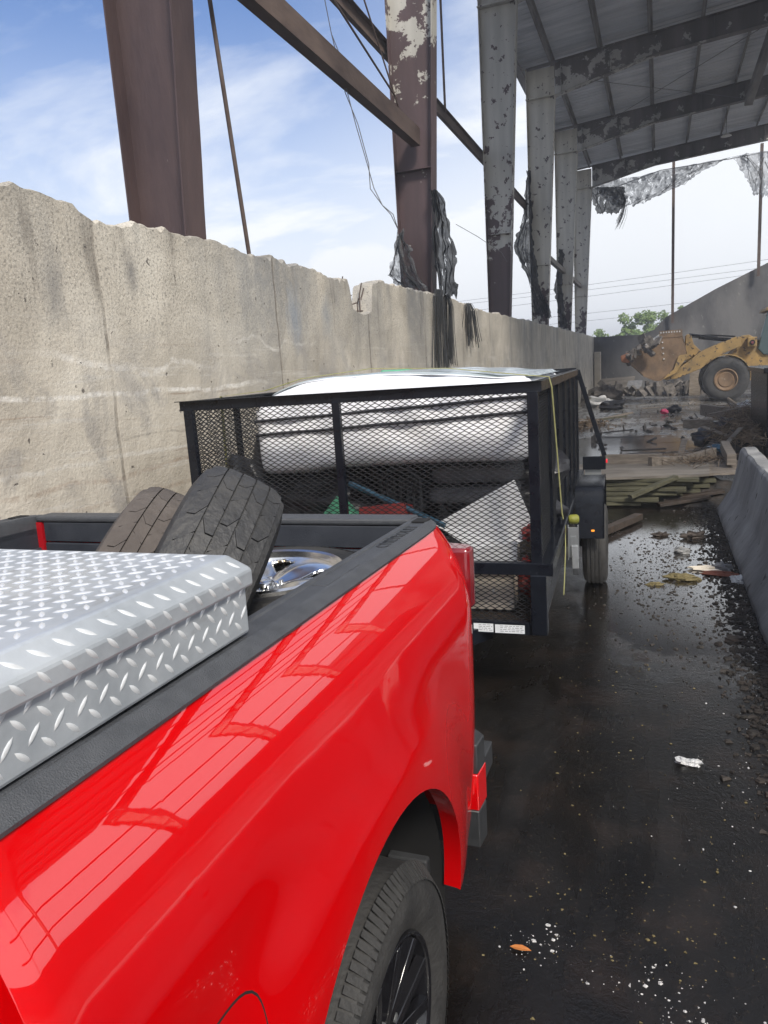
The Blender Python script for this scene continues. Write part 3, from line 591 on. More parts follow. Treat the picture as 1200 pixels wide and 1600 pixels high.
rf = thing('metal_roof', (8, 30, 11.5), 'dark corrugated metal roof over the far bays, left open on its unseen right to let sun in', 'roof')
obj('roof_sheet', m, M['roof'], rf)
m = MB(); m.box((-4.45, 12.4, 11.24), (-4.22, 41.2, 11.32)); m.box((-4.45, 12.4, 11.32), (-4.44, 41.2, 11.5)); obj('eave_strut', m, M['purlin'], rf)
# wind bracing rods under the roof
def rod(pts, r, mt, label, cat='rod', name='brace_rod', group=None, n=6):
    m = MB(); m.tube(pts, r, n); return single(name, m, mt, label, cat, group, smooth=60)
rod([(-3, 26.5, 10.95), (3, 33.6, 11.35)], .012, M['wire'], 'thin diagonal bracing rod under the roof between near and middle rafters')
rod([(3, 26.5, 11.3), (-3, 33.6, 10.95)], .012, M['wire'], 'crossing bracing rod under the roof between near and middle rafters')
rod([(-2, 19.5, 11.0), (5, 26.5, 11.5)], .012, M['wire'], 'thin bracing rod under the nearest roofed bay')
m = MB(); m.bar((3.35, 28.6, 11.85), (3.13, 33.2, 11.15), .28, .28); m.bar((3.13, 33.2, 11.15), (3.12, 33.3, 11.0), .3, .1)
single('roof_duct', m, M['purlin'], 'pale boxy duct slanting down under the roof at the right edge', 'duct', bevel=.02)
lamp = thing('pendant_lamp', (2.64, 37, 10.9), 'small pale pendant lamp hanging under the far roof', 'lamp')
m = MB(); m.tube([(2.64, 37, 11.02), (2.64, 37, 12.0)], .012, 5); obj('cord', m, M['wire'], lamp)
m = MB(); m.lathe([(.03, .14), (.06, .1), (.22, -.02), (.2, -.02), (.0, .05)], 20, Matrix.Translation((2.64, 37, 10.95)) @ Matrix.Rotation(-pi / 2, 4, 'Y')); obj('lamp_shade', m, M['lampw'], lamp, smooth=40)

# girts, struts, rods on the wall line
m = MB(); y0, y1 = 5.6, 12.36
zg = 5.68
m.box((-3.66, y0, zg - .14), (-3.652, y1, zg + .13)); m.box((-3.80, y0, zg + .122), (-3.66, y1, zg + .13)); m.box((-3.80, y0, zg - .14), (-3.66, y1, zg - .132))
single('wall_girt', m, M['rust'], 'thick rusty channel strut running to the half-peeled column', 'strut')
for i, (a, b, l) in enumerate(((5.6, 12.5, 'slim outer girt between the brown column and the half-peeled column'), (12.5, 19.5, 'slim outer girt between the half-peeled and third column'), (19.5, 26.5, 'slim outer girt behind third and fourth columns'))):
    m = MB(); m.box((-4.21, a, 7.04), (-4.202, b, 7.22)); m.box((-4.202, a, 7.212), (-4.13, b, 7.22)); m.box((-4.28, a, 7.04), (-4.21, b, 7.048)); single('wall_girt', m, M['rust'], l, 'strut', 'outer girts on the column row')
for a, b, l in ((26.6, 33.5, 'short low tan girt between fourth and fifth columns'), (33.7, 40.6, 'short low tan girt between the last two columns')):
    m = MB(); m.box((-3.9, a, 5.62), (-3.75, b, 5.8)); single('wall_girt', m, M['ply'], l, 'strut', 'low girts at the far columns')
rod([(-3.9, 5.3, 14), (-3.9, 6.61, 5.43), (-3.9, 6.93, 2.95)], .022, M['rust'], 'long leaning steel rod from the sky down to the wall top')
rod([(-4.16, 16.05, 11.4), (-4.16, 16.0, 7.16)], .028, M['rust'], 'vertical pipe hanging down onto the outer girt', name='sag_rod')
rod([(-4.16, 22.85, 11.3), (-4.16, 22.75, 7.1)], .022, M['rust'], 'thin vertical pipe between third and fourth column', name='sag_rod')
rod([(-4.0, 9.73, 6.8), (-4.0, 12.3, 6.3)], .016, M['rust'], 'short thin diagonal rod meeting the half-peeled column')
rod([(-4.0, 8.6, 9.2), (-4.0, 12.5, 6.1)], .014, M['rust'], 'thin diagonal rod above the thick rusty strut')
m = MB()
for s_ in (0, 1):
    pts = [(-3.98, 9.5, 6.75), (-3.9, 9.5, 6.2), (-3.85 + .04 * s_, 9.5, 5.95), (-3.74 - .03 * s_, 9.5, 5.5), (-3.66 + .03 * s_, 9.52, 5.1), (-3.53 + .02 * s_, 9.5, 4.6), (-3.46 - .05 * s_, 9.5, 4.3), (-3.36, 9.5, 4.08), (-3.25 + .03 * s_, 9.5, 3.95), (-3.2, 9.6, 3.78), (-3.35, 9.7, 3.2)]
    if s_ == 0: pts = [(-4.0, 8.8, 9.5)] + pts
    m.tube(pts, .006, 5)
single('loose_wire', m, M['wire'], 'pair of thin kinked wires dangling beside the half-peeled column', 'wire')
rod([(-3.28, 13.0, 4.38), (-3.0, 13.4, 4.2), (-2.9, 15, 4.12), (-3.6, 19.3, 4.5)], .005, M['wire'], 'thin sagging wire between second and third columns', 'wire', 'loose_wire')
for zz_, l in ((5.3, 'lower'), (8.1, 'upper')):
    m = MB(); m.box((20.1, -3, zz_), (20.25, 41, zz_ + .2)); single('side_girt', m, M['rust'], '%s rusty girt along the open right side of the hall' % l, 'strut')
# gable poles
for x, zb, l in ((.66, 3.6, 'thin dark pole standing on the ramped end wall, left of two'), (4.75, 5.6, 'thin dark pole on the end wall near the right edge')):
    m = MB(); m.box((x - .07, 43.6, zb), (x + .07, 43.75, 11.95)); single('gable_pole', m, M['rust'], l, 'pole', 'poles of the open gable end')
for x in (8.8, 12.8, 16.8):
    m = MB(); m.box((x - .07, 43.6, 7.4), (x + .07, 43.75, 12.2)); single('gable_pole', m, M['rust'], 'dark gable pole above the highest end wall near %s' % {8.8: 'the ridge', 12.8: 'its middle', 16.8: 'the far corner'}[x], 'pole', 'poles of the open gable end')
rod([(-3.2, 42.5, 10.4), (0, 43, 11.25), (3.3, 43.2, 11.35), (8, 43.5, 11.6)], .02, M['fibre'], 'thin cable under the far gable carrying torn netting', 'cable', 'gable_cable')

# ------------------------------------------------------------------ torn netting
def net(name, outline, mt, label, depth=.25, n=22, seed=1, strands=0, group='torn netting on the steel frames'):
    """outline: list of (left point, right point) pairs from top to bottom"""
    t = thing(name, outline[0][0], label, 'netting', group)
    m = MB(); k = len(outline) - 1
    def fn(u, w_):
        s_ = u * k; i = min(int(s_), k - 1); f = s_ - i
        a = V(outline[i][0]).lerp(V(outline[i + 1][0]), f); b = V(outline[i][1]).lerp(V(outline[i + 1][1]), f)
        p = a.lerp(b, w_); q = V((p.x * 2.2 + seed, p.y, p.z * 1.4)); e = 1 if 0 < w_ < 1 else 2.2
        p.y += depth * .6 * mn.noise(V((w_ * 7 + seed, u * 1.3, seed))) + depth * .5 * mn.noise(V((w_ * 16, u * 3, seed)))
        p.x += .06 * mn.noise(q * 1.3) + .05 * mn.noise(q * 5) * e; p.z += .04 * mn.noise(q * 5 + V((4, 4, 4))) * e + (.35 * mn.noise(V((w_ * 9, seed, 0))) * max(0, u - .75) * 2)
        return p
    m.grid(fn, n * 2, n); obj('net', m, mt, t, smooth=180)
    for s_ in range(strands):
        m = MB(); w_ = random.random(); u0 = random.random() * .3; u1 = .6 + random.random() * .4; w1 = min(1, max(0, w_ + random.uniform(-.3, .3)))
        m.tube([fn(u0 + (u1 - u0) * i / 7, w_ + (w1 - w_) * i / 7) + V((0, -.04, 0)) for i in range(8)], random.uniform(.006, .016), 5); obj('strand', m, M['fibre'], t)
    return t
net('torn_netting', [((-3.5, 12.3, 4.85), (-3.38, 12.3, 4.82)), ((-3.5, 12.3, 4.4), (-3.17, 12.3, 4.3)), ((-3.5, 12.3, 3.7), (-3.1, 12.3, 3.8)), ((-3.42, 12.3, 3.15), (-3.14, 12.3, 3.12))], M['net'], 'dark torn netting hanging on the right side of the half-peeled column', seed=2, strands=7)
net('torn_netting', [((-4.05, 12.2, 4.2), (-3.95, 12.2, 4.22)), ((-4.2, 12.2, 3.95), (-3.85, 12.1, 3.9)), ((-4.3, 12.2, 3.6), (-3.75, 12.1, 3.5)), ((-4.1, 12.2, 3.35), (-3.5, 12.1, 3.2))], M['netthin'], 'pale ragged netting flapping on the left of the half-peeled column', seed=5, strands=5)
net('torn_netting', [((-4.1, 26.2, 8.2), (-4.02, 26.2, 8.2)), ((-4.3, 26.2, 6.6), (-4.0, 26.2, 6.6)), ((-4.7, 26.2, 5.9), (-3.95, 26.2, 5.6)), ((-4.1, 26.2, 4.6), (-3.8, 26.2, 4.6)), ((-4.0, 26.2, 3.6), (-3.4, 26.2, 3.4))], M['net'], 'tattered dark netting down the left of the fourth column', depth=.3, seed=8, strands=9)
net('torn_netting', [((-3.95, 33.2, 6.6), (-3.8, 33.2, 6.6)), ((-4.2, 33.2, 5), (-3.9, 33.2, 5)), ((-4.0, 33.2, 3.4), (-3.7, 33.2, 3.3))], M['net'], 'narrow dark netting scrap beside the fifth column', seed=4, strands=3)
net('gable_netting', [((-3.2, 41, 10.6), (3.3, 42.8, 11.35)), ((-2.8, 41, 10.1), (2.2, 42.8, 10.95)), ((-2.2, 41, 9.5), (.9, 42.6, 10.25)), ((-1.9, 41, 9.35), (-.9, 42, 9.6))], M['plasticfilm'], 'large sagging sheet of grey torn film under the far gable', depth=.4, seed=3, strands=10, n=26)
net('gable_netting', [((-3.3, 41, 10.5), (-1.6, 41, 10.3)), ((-3.2, 41, 9.8), (-1.7, 41, 9.4)), ((-3.0, 41, 9.2), (-2.0, 41, 9.1))], M['net'], 'dark bunched netting knotted beside the last column top', depth=.3, seed=11, strands=9)
net('gable_netting', [((3.3, 42.5, 11.3), (6.2, 42.8, 11.4)), ((3.9, 42.5, 10.3), (5.6, 42.8, 10.6)), ((4.3, 42.5, 9.4), (5.1, 42.6, 9.2))], M['plasticfilm'], 'torn film scrap hanging round the right gable pole', depth=.35, seed=6, strands=8)
def frayed(pts, r0, label, seed):
    m = MB(); random.seed(seed)
    for i in range(46):
        ox, oy = random.gauss(0, r0), random.gauss(0, r0); sp = random.uniform(1, 2.4); ln = random.uniform(.75, 1.05)
        P = [V(p) for p in pts]; q = []
        for k, p in enumerate(P):
            f = k / (len(P) - 1); q.append(P[0].lerp(p, ln) + V((ox * (1 + f * sp) * .5, oy * (1 + f * sp), 0)) + V((0, .012 * sin(i + k * 2), 0)))
        m.tube(q, random.uniform(.003, .008), 4)
    return single('frayed_strip', m, M['fibre'], label, 'netting', 'frayed strips of netting')
frayed([(-3.42, 12.2, 3.25), (-3.36, 11.95, 3.1), (-3.38, 11.95, 2.4), (-3.39, 11.95, 1.75)], .045, 'long dark frayed strip hanging over the wall behind the mattress', 3)
frayed([(-3.42, 12.7, 3.2), (-3.36, 12.6, 3.0), (-3.38, 12.6, 2.5), (-3.39, 12.6, 2.05)], .035, 'shorter frayed strip hanging over the wall just right of the long one', 4)
frayed([(-3.42, 14.2, 3.15), (-3.36, 14.15, 3.0), (-3.38, 14.2, 2.7), (-3.39, 14.3, 2.35)], .055, 'frayed black tuft over the wall between second and third columns', 5)
frayed([(-1.75, 41, 10.0), (-1.6, 41, 9.6), (-1.75, 41, 8.9), (-2.0, 41, 8.4)], .05, 'frayed rope end dangling from the gable netting', 6)
random.seed(21)

# distant power lines and trees
for i, (za, zb, l) in enumerate(((13.1, 14.3, 'top power line seen beyond the end wall'), (12.36, 13.2, 'second power line from the top beyond the end wall'), (11.4, 12.6, 'third power line beyond the end wall'), (8.9, 9.6, 'fourth, lower power line beyond the end wall'), (7.8, 8.4, 'lowest power line just over the far trees'))):
    m = MB(); m.tube([(-60 + 12 * k, 120, za + (zb - za) * (k * 12 - 50) / 22.6 * (.75) - .8 * sin(pi * k / 10) + .8) for k in range(11)], .035, 4); single('power_line', m, M['wire'], l, 'power line', 'distant power lines')
def tree(x, y, h, r, seed, label):
    random.seed(seed); t = thing('tree', (x, y, 0), label, 'tree', 'trees beyond the end wall')
    m = MB(); m.tube([(x, y, 0), (x + .1, y, h * .35), (x + .05, y, h * .8)], [.22, .16, .05], 7)
    for k in range(7):
        a = random.random() * 6.3; z = h * random.uniform(.35, .7); m.tube([(x, y, z), (x + cos(a) * r * .6, y + sin(a) * r * .6, z + r * .5)], [.07, .02], 5)
    obj('trunk', m, M['bark'], t)
    m = MB(); cl = [(x + random.gauss(0, r * .42), y + random.gauss(0, r * .42), h * .62 + random.uniform(-.22, .38) * h, r * random.uniform(.22, .45)) for _ in range(20)]
    for cx, cy, cz, cr_ in cl:
        for _ in range(110):
            d = V((random.gauss(0, 1), random.gauss(0, 1), random.gauss(0, 1))).normalized() * cr_ * random.uniform(.5, 1.1)
            c = V((cx, cy, cz)) + d; s_ = random.uniform(.08, .17); u = V((random.gauss(0, 1), random.gauss(0, 1), random.gauss(0, 1))).normalized(); w_ = u.orthogonal().normalized()
            m.add([c - u * s_, c + w_ * s_ * .7, c + u * s_, c - w_ * s_ * .7], [(0, 1, 2, 3)])
    obj('foliage', m, M['foliage'], t)
for i, (x, y, h, r, l) in enumerate(((-4.3, 75, 4.4, 1.4, 'low leafy tree at the left end of the distant row'), (-2.6, 76, 5.7, 1.3, 'taller bright tree second in the distant row'), (-1.2, 74, 5.4, 1.3, 'round bright tree in the middle of the distant row'), (.4, 76, 5.9, 1.4, 'pointed tree just left of the gable pole'), (1.9, 75, 6.0, 1.2, 'tree seen just over the ramped wall'))): tree(x, y, h, r, 30 + i, l)
random.seed(22)

# ------------------------------------------------------------------ tyre and wheel builders (axis = local X, centred at origin)
def tyre_prof(R, r, w_):
    h = w_ / 2
    return [(r, -h * .78), (r + .012, -h * .86), (r + (R - r) * .3, -h * .99), (r + (R - r) * .6, -h * 1.0), (r + (R - r) * .85, -h * .9), (R - .012, -h * .76), (R - .004, -h * .5), (R, 0), (R - .004, h * .5), (R - .012, h * .76), (r + (R - r) * .85, h * .9), (r + (R - r) * .6, h * 1.0), (r + (R - r) * .3, h * .99), (r + .012, h * .86), (r, h * .78)]
def tyre(R, r, w_, Mx=None, blocks=0, bh=.009, inside=True, seed=1, slots=0):
    m = MB(); pr = tyre_prof(R, r, w_)
    if inside: pr = pr + [(p[0] + (.015 if p[0] < R - .1 else -.02), p[1] * .9) for p in pr[::-1]][1:-1]
    m.lathe(pr, 96, Mx, closed=inside)
    rnd = random.Random(seed); h = w_ / 2 * .78
    if blocks:
        rows = [(-1.0, -.63), (-.59, -.22), (-.18, .18), (.22, .59), (.63, 1.0)]
        for ri, (a, b) in enumerate(rows):
            n = blocks if ri in (0, 4) else int(blocks * 1.0)
            for k in range(n):
                a0 = 2 * pi * (k + .5 * (ri % 2)) / n; da = 2 * pi / n * .475
                sk = .22 * (1 if ri % 2 else -1) * 2 * pi / n
                bl = []
                for lvl in (-.012, bh):
                    for u, t in ((a, -1), ((a + b) / 2, -1.0 + (.45 if k % 2 else -.1)), (b, -1), (b, 1), ((a + b) / 2, 1 + (.1 if k % 2 else .45) - .0), (a, 1)):
                        ang = a0 + t * da + sk * (u - (a + b) / 2) / (b - a) * 2; x = u * h
                        rr = R - .012 * (abs(u) ** 3) + lvl * (.8 if abs(u) > .9 else 1)
                        bl.append(V((x, rr * cos(ang), rr * sin(ang))))
                if Mx is not None: bl = [Mx @ p for p in bl]
                m.add(bl, [(6, 7, 8, 9, 10, 11)] + [(i, (i + 1) % 6, (i + 1) % 6 + 6, i + 6) for i in range(6)])
    if slots:
        for k in range(slots):
            a0 = 2 * pi * k / slots
            for sd_ in (-1, 1):
                bl = []
                for x, rr in ((.72, R + .001), (.98, R - .035)):
                    for lv in (0, .0035):
                        for t in (-.36, .36):
                            ang = a0 + t * 2 * pi / slots; bl.append(V((sd_ * x * w_ / 2, (rr + lv) * cos(ang), (rr + lv) * sin(ang))))
                if Mx is not None: bl = [Mx @ p for p in bl]
                m.add(bl, [(2, 3, 7, 6), (0, 2, 6, 4), (1, 5, 7, 3), (0, 1, 3, 2), (4, 6, 7, 5)])
    return m
def place(x, y, z, rz=0, ry=0, rx=0): return Matrix.Translation((x, y, z)) @ Euler((rx, ry, rz)).to_matrix().to_4x4()

# ------------------------------------------------------------------ pickup truck (local: y to the rear, origin under the tailgate)
YAW = radians(0.2); PIT = radians(-1.2)
truck = thing('pickup_truck', (-1.562, 2.25, 0), 'glossy red pickup truck seen along its bed from the driver side', 'pickup truck', rot=(PIT, 0, YAW))
TZ = 1.478                                     # rail top, local z
def loc2(o): o['_l'] = 1; return o
prof_side = [(.42, .895), (.5, .925), (.6, .955), (.75, .985), (.9, 1.0), (1.05, 1.008), (1.18, 1.004), (1.25, .996), (1.31, .980), (1.36, .957), (1.40, .932), (1.43, .910), (1.455, .890)]
WC = (-.985, .42); AR = .580
def side_x(y, z):
    x = 1.004 - .114 * max(0, (z - 1.14) / .316) ** 2.2 - .028 * max(0, (1.0 - z) / .58) ** 2
    r = sqrt((y - WC[0]) ** 2 + (z - WC[1] + .02) ** 2)
    d = r - AR
    fl = 0
    if d < .34:
        t_ = 1 - max(0, d) / .34; fl = .040 * t_ * t_ * (3 - 2 * t_)
    fl *= min(1, max(0, (1.36 - z) / .3)); x += fl * (1 if z > .42 else .8)
    if z > 1.05 : x -= .012 * max(0, 1 - abs(z - 1.13) / .07)*0
    if y > -.16: x -= .022 * ((y + .16) / .16) ** 2.2
    if y < -1.80: x -= .014 * ((-1.80 - y) / .03) ** 2
    return x
def side_panel(s_):
    y0, y1 = -1.83, .0
    ys_ = [y0 + .015 * i for i in range(3)] + [y0 + .06 + .04 * i for i in range(9)]
    ya, yb = WC[0] - AR, WC[0] + AR
    ys_ = [y for y in ys_ if y < ya - .01] + [WC[0] - AR * cos(pi * k / 40) for k in range(41)]
    rest = []; y = yb + .02
    while y < y1 - .001: rest.append(y); y += .02
    ys_ += rest + [y1]
    nz_ = 64; vs = []
    for y in ys_:
        zb = .43 + .09 * max(0, (y + .4) / .4)
        if ya <= y <= yb: zb = max(zb, WC[1] + sqrt(max(0, AR ** 2 - (y - WC[0]) ** 2)))
        for j in range(nz_ + 1):
            t = j / nz_; z = zb + (1.456 - zb) * (1 - (1 - t) ** 1.25); vs.append((s_ * side_x(y, z), y, z))
    m = MB(); n = nz_ + 1; k = len(ys_)
    m.add(vs, [(i * n + j, (i + 1) * n + j, (i + 1) * n + j + 1, i * n + j + 1) for i in range(k - 1) for j in range(nz_)])
    # lip of the wheel arch turned inwards, bottom and end returns
    b0 = len(m.v); arc = [i for i, y in enumerate(ys_) if ya - 1e-6 <= y <= yb + 1e-6]
    low = list(range(k))
    for dx in (.012, .05):
        m.v += [(s_ * (abs(vs[i * n][0]) - dx), vs[i * n][1], vs[i * n][2] + (0.004 if dx < .02 else 0.008)) for i in low]
    for i in low[:-1]:
        m.f += [(i * n, (i + 1) * n, b0 + i + 1, b0 + i), (b0 + i, b0 + i + 1, b0 + k + i + 1, b0 + k + i)]; m.mi += [0, 0]
    for e in (0, k - 1):
        b1 = len(m.v); m.v += [(s_ * (abs(vs[e * n + j][0]) - .05), vs[e * n + j][1] + (.012 if e else -.004), vs[e * n + j][2]) for j in range(n)]
        m.f += [(e * n + j, e * n + j + 1, b1 + j + 1, b1 + j) for j in range(n - 1)]; m.mi += [0] * (n - 1)
    return m
bsp = {}
for s_, nm in ((1, 'near'), (-1, 'far')):
    body = obj('bed_side', side_panel(s_), M['paint'], truck, smooth=50); loc2(body); bsp[s_] = body
    # wheel well liner
    m = MB()
    def wl(u, w_): a = pi * 1.14 * u - .22; r = AR + .012; return (s_ * (.965 - .35 * w_), WC[0] - r * cos(a), WC[1] + r * sin(a))
    m.grid(wl, 30, 4); m.add([(s_ * .62, WC[0] + .53 * cos(a), WC[1] + .53 * sin(a)) for a in [2 * pi * k / 30 for k in range(30)]], [tuple(range(30))])
    obj('wheel_well', m, M['black2'], truck, smooth=50)
    m = MB(); m.box((s_ * .80, WC[1] * 0 - .43, .32), (s_ * .925, -.395, .52)); obj('mud_flap', m, M['satinblack'], truck, bevel=.006)
    # rail cap: plastic moulding with grooves
    sec = [(.800, TZ - .075), (.800, TZ - .012), (.804, TZ - .002), (.810, TZ), (.822, TZ), (.825, TZ - .004), (.868, TZ - .004), (.871, TZ - .0005), (.878, TZ - .002), (.884, TZ - .007), (.896, TZ - .016), (.901, TZ - .020), (.900, TZ - .026), (.87, TZ - .035)]
    m = MB(); yv_ = [-1.88, -1.6, -1.2, -.8, -.4, -.2, -.1, -.05, -.02, .0, .012]
    def cw(y): return max(0, (y + .16) / .17) ** 2.2
    m.grid(lambda u, w_: (lambda y, p: (s_ * (p[0] - (.03 * cw(y) if p[0] > .86 else .0)), y, p[1] - .006 * cw(y)))(yv_[round(u * 10)], sec[round(w_ * (len(sec) - 1))]), 10, len(sec) - 1)
    m.add([(s_ * p[0], .012 - (0 if p[0] > .79 else 0), p[1]) for p in [(q[0] - (.03 if q[0] > .86 else 0), q[1] - .006) for q in sec]], [tuple(range(len(sec)))])
    cap = obj('rail_cap', m, M['plastic'], truck, smooth=30); loc2(cap)
    m = MB(); m.box((s_ * .822, -.105, TZ - .0045), (s_ * .869, -.038, TZ + .0012)); obj('stake_pocket', m, M['black2'], cap, bevel=.006)
    for yy in (-.75, -1.70):
        m = MB(); m.box((s_ * .828, yy - .10, TZ - .006), (s_ * .865, yy + .10, TZ - .002)); obj('pocket_cover', m, M['plastic'], cap, bevel=.002)
    # inner wall of the bed
    m = MB(); m.box((s_ * .82, -1.82, .90), (s_ * .80, -.03, TZ - .05)); m.box((s_ * .80, -1.82, 1.33), (s_ * .787, -.03, 1.345)) ; m.box((s_ * .80, -1.82, 1.12), (s_ * .782, -.03, 1.135))
    for k in range(8): m.box((s_ * .80, -1.7 + .21 * k, .93), (s_ * .788, -1.6 + .21 * k, 1.28))
    obj('bed_wall', m, M['liner'], truck, bevel=.004)
    m = MB(); m.box((s_ * .80, -1.28, .90), (s_ * .56, -.58, 1.12)); obj('wheel_housing', m, M['liner'], truck, bevel=.05)
    # tail lamp on the corner
    m = MB(); m.prism([(s_ * .985, -.03), (s_ * .995, .02), (s_ * .975, .055), (s_ * .90, .075), (s_ * .80, .05), (s_ * .80, -.0), (s_ * .90, -.03)], 1.17, 1.375, 'xy'); tl = obj('tail_lamp', m, M['lens'], truck, bevel=.012, smooth=40); loc2(tl)
    m = MB(); m.box((s_ * .83, .045, 1.25), (s_ * .93, .084, 1.28)); obj('lamp_strip', m, M['satinblack'], tl, bevel=.004)
    # wheel
    cx, cy, cz = s_ * .903, WC[0], WC[1] - .003
    wh = bpy.data.objects.new('wheel', None); COL.objects.link(wh); wh.parent = truck; wh['_l'] = 1; wh.location = (cx, cy, cz)
    if s_ < 0: wh.rotation_euler = (0, 0, pi)
    m = tyre(.410, .262, .268, None, 0, inside=False, slots=118); obj('tyre', m, M['rubber'], wh, smooth=35)
    m = MB()
    m.lathe([(.20, -.10), (.235, -.08), (.240, .06), (.252, .112), (.262, .118), (.266, .108), (.262, .09)], 72)
    m.lathe([(.0, .075), (.05, .078), (.075, .068), (.08, .03), (.2, .0), (.21, -.10)], 48)
    for k in range(6):
        for o_ in (-.17, .17):
            a = 2 * pi * k / 6 + o_ * .55; a2 = 2 * pi * k / 6 + o_ * 1.45
            p = V((.072, .055 * cos(a), .055 * sin(a))); q = V((.10, .248 * cos(a2), .248 * sin(a2))); m.bar(p, q, .030, .028, up=(1, 0, 0))
    obj('rim', m, M['rimblack'], wh, smooth=35, bevel=.003)
    m = MB()
    for k in range(6): a = 2 * pi * (k + .5) / 6; m.tube([(.06, .085 * cos(a), .085 * sin(a)), (.09, .085 * cos(a), .085 * sin(a))], .010, 6)
    obj('lug_nuts', m, M['zinc'], wh, smooth=40)
# embossed lettering on the near rail cap
cu = bpy.data.curves.new('t', 'FONT'); cu.body = 'CHEVROLET'; cu.size = .050; cu.extrude = .0018; cu.space_character = 1.12; cu.align_x = 'CENTER'
to = bpy.data.objects.new('t', cu); COL.objects.link(to); dg = bpy.context.evaluated_depsgraph_get(); me = bpy.data.meshes.new_from_object(to.evaluated_get(dg)); bpy.data.objects.remove(to)
me.materials.clear(); me.materials.append(M['satinblack'])
for v_ in me.vertices:
    x, y, z = v_.co; v_.co = (.8655 - y * 1.0, -.31 + x * 1.0, TZ - .0034 + z)
let = bpy.data.objects.new('lettering', me); COL.objects.link(let); let.parent = [c for c in truck.children if c.name.startswith('rail_cap')][0]
# fuel door
def patch(r0, off):
    m = MB(); ring = []
    for k in range(40):
        a = 2 * pi * k / 40; c_, s__ = cos(a), sin(a); e = (abs(c_) ** 3.2 + abs(s__) ** 3.2) ** (-1 / 3.2)
        ring.append((-1.575 + r0 * c_ * e, .985 + r0 * s__ * e))
    vs = []
    for f_ in (1, .8, .5, .2):
        for y, z in ring: yy = -1.575 + (y + 1.575) * f_; zz = .985 + (z - .985) * f_; vs.append((side_x(yy, zz) + off, yy, zz))
    m.add(vs, [(i * 40 + j, i * 40 + (j + 1) % 40, (i + 1) * 40 + (j + 1) % 40, (i + 1) * 40 + j) for i in range(3) for j in range(40)] + [tuple(120 + j for j in range(40))]); return m
fd = obj('fuel_door', patch(.088, .0016), M['paint'], truck, smooth=60); loc2(fd); obj('door_gap', patch(.0915, .0008), M['black2'], fd, smooth=60)
# bed floor, headboard, tailgate
m = MB(); m.box((-.82, -1.82, .86), (.82, -.02, .90))
for k in range(9): m.box((-.60 + .15 * k - .04, -1.85, .90), (-.60 + .15 * k + .04, -.03, .912))
obj('bed_floor', m, M['liner'], truck, bevel=.003)
m = MB(); m.box((-.88, -1.90, .55), (.88, -1.87, TZ - .012)); obj('headboard', m, M['liner'], truck, bevel=.004)
m = MB(); m.box((-.79, -.012, .93), (.79, .045, TZ - .03)); tg = obj('tailgate', m, M['paint'], truck, bevel=.01); loc2(tg)
m = MB(); m.box((-.762, -.035, .90), (.762, -.014, 1.365)); m.box((-.762, -.042, 1.30), (.762, -.035, 1.315))
for k in range(9): m.box((-.62 + .155 * k - .035, -.044, .96), (-.62 + .155 * k + .035, -.035, 1.27))
m.box((-.765, -.030, 1.37), (.765, -.014, TZ - .03)); obj('inner_panel', m, M['liner'], tg, bevel=.005)
m = MB(); m.box((-.798, -.035, TZ - .028), (.798, .055, TZ - .004)); obj('top_moulding', m, M['plastic'], tg, bevel=.008)
m = MB(); m.box((-.799, -.034, 1.0), (-.772, -.006, TZ - .03)); obj('gate_edge', m, M['strapred'], tg)
m = MB(); m.tube([(-.69, -.037, 1.315), (-.69, -.052, 1.315)], .018, 14); m.v = [(x, y, z - .05) for x, y, z in m.v]; obj('latch_pin', m, M['satinblack'], tg, smooth=40)
m = MB(); m.box((-.97, -.012, .50), (.97, .0, .93)); obj('rear_panel', m, M['paint'], truck, bevel=.004)
for s_ in (1, -1): m = MB(); m.box((s_ * .80, -.02, .93), (s_ * .90, -.004, 1.36)); obj('rear_pillar', m, M['paint'], truck, bevel=.004)
# bumper: painted corner, black step pads
bm_ = bpy.data.objects.new('rear_bumper', None); COL.objects.link(bm_); bm_.parent = truck; bm_['_l'] = 1
def bump(z0, z1, g_, n=40):
    m = MB(); P = []
    for k in range(n + 1):
        x = -cos(pi * k / n); ax = abs(x); P.append((x * .992, .235 + g_ - .15 * max(0, (ax - .66) / .34) ** 2.4))
    poly = [(-.985, -.01)] + P + [(.985, -.01)]
    m.prism(poly, z0, z1, 'xy'); return m
obj('painted_panel', bump(.44, .575, .0), M['paint'], bm_, bevel=.01, smooth=40)
obj('top_pad', bump(.577, .685, -.012), M['satinblack'], bm_, bevel=.014, smooth=40)
obj('lower_valance', bump(.30, .438, -.012), M['satinblack'], bm_, bevel=.014, smooth=40)
for s_ in (1, -1):
    m = MB(); m.box((s_ * .80, .15, .47), (s_ * .975, .275, .56))
    for k in range(7): m.box((s_ * (.82 + .02 * k), .27, .48), (s_ * (.832 + .02 * k), .281, .55))
    obj('corner_step', m, M['satinblack'], bm_, bevel=.022, seg=3)
m = MB(); m.box((-.03, .1, .36), (.03, .34, .42)); m.tube([(0, .3, .42), (0, .3, .47)], .02, 10); m.blob((0, .3, .49), .027, 0, 0); obj('hitch_ball', m, M['zinc'], bm_, smooth=50)
m = MB(); m.box((-.5, -1.9, .48), (-.4, .05, .62)); m.box((.4, -1.9, .48), (.5, .05, .62)); m.box((-.8, WC[0] - .05, .33), (.8, WC[0] + .05, .43)); obj('chassis_frame', m, M['black2'], truck)
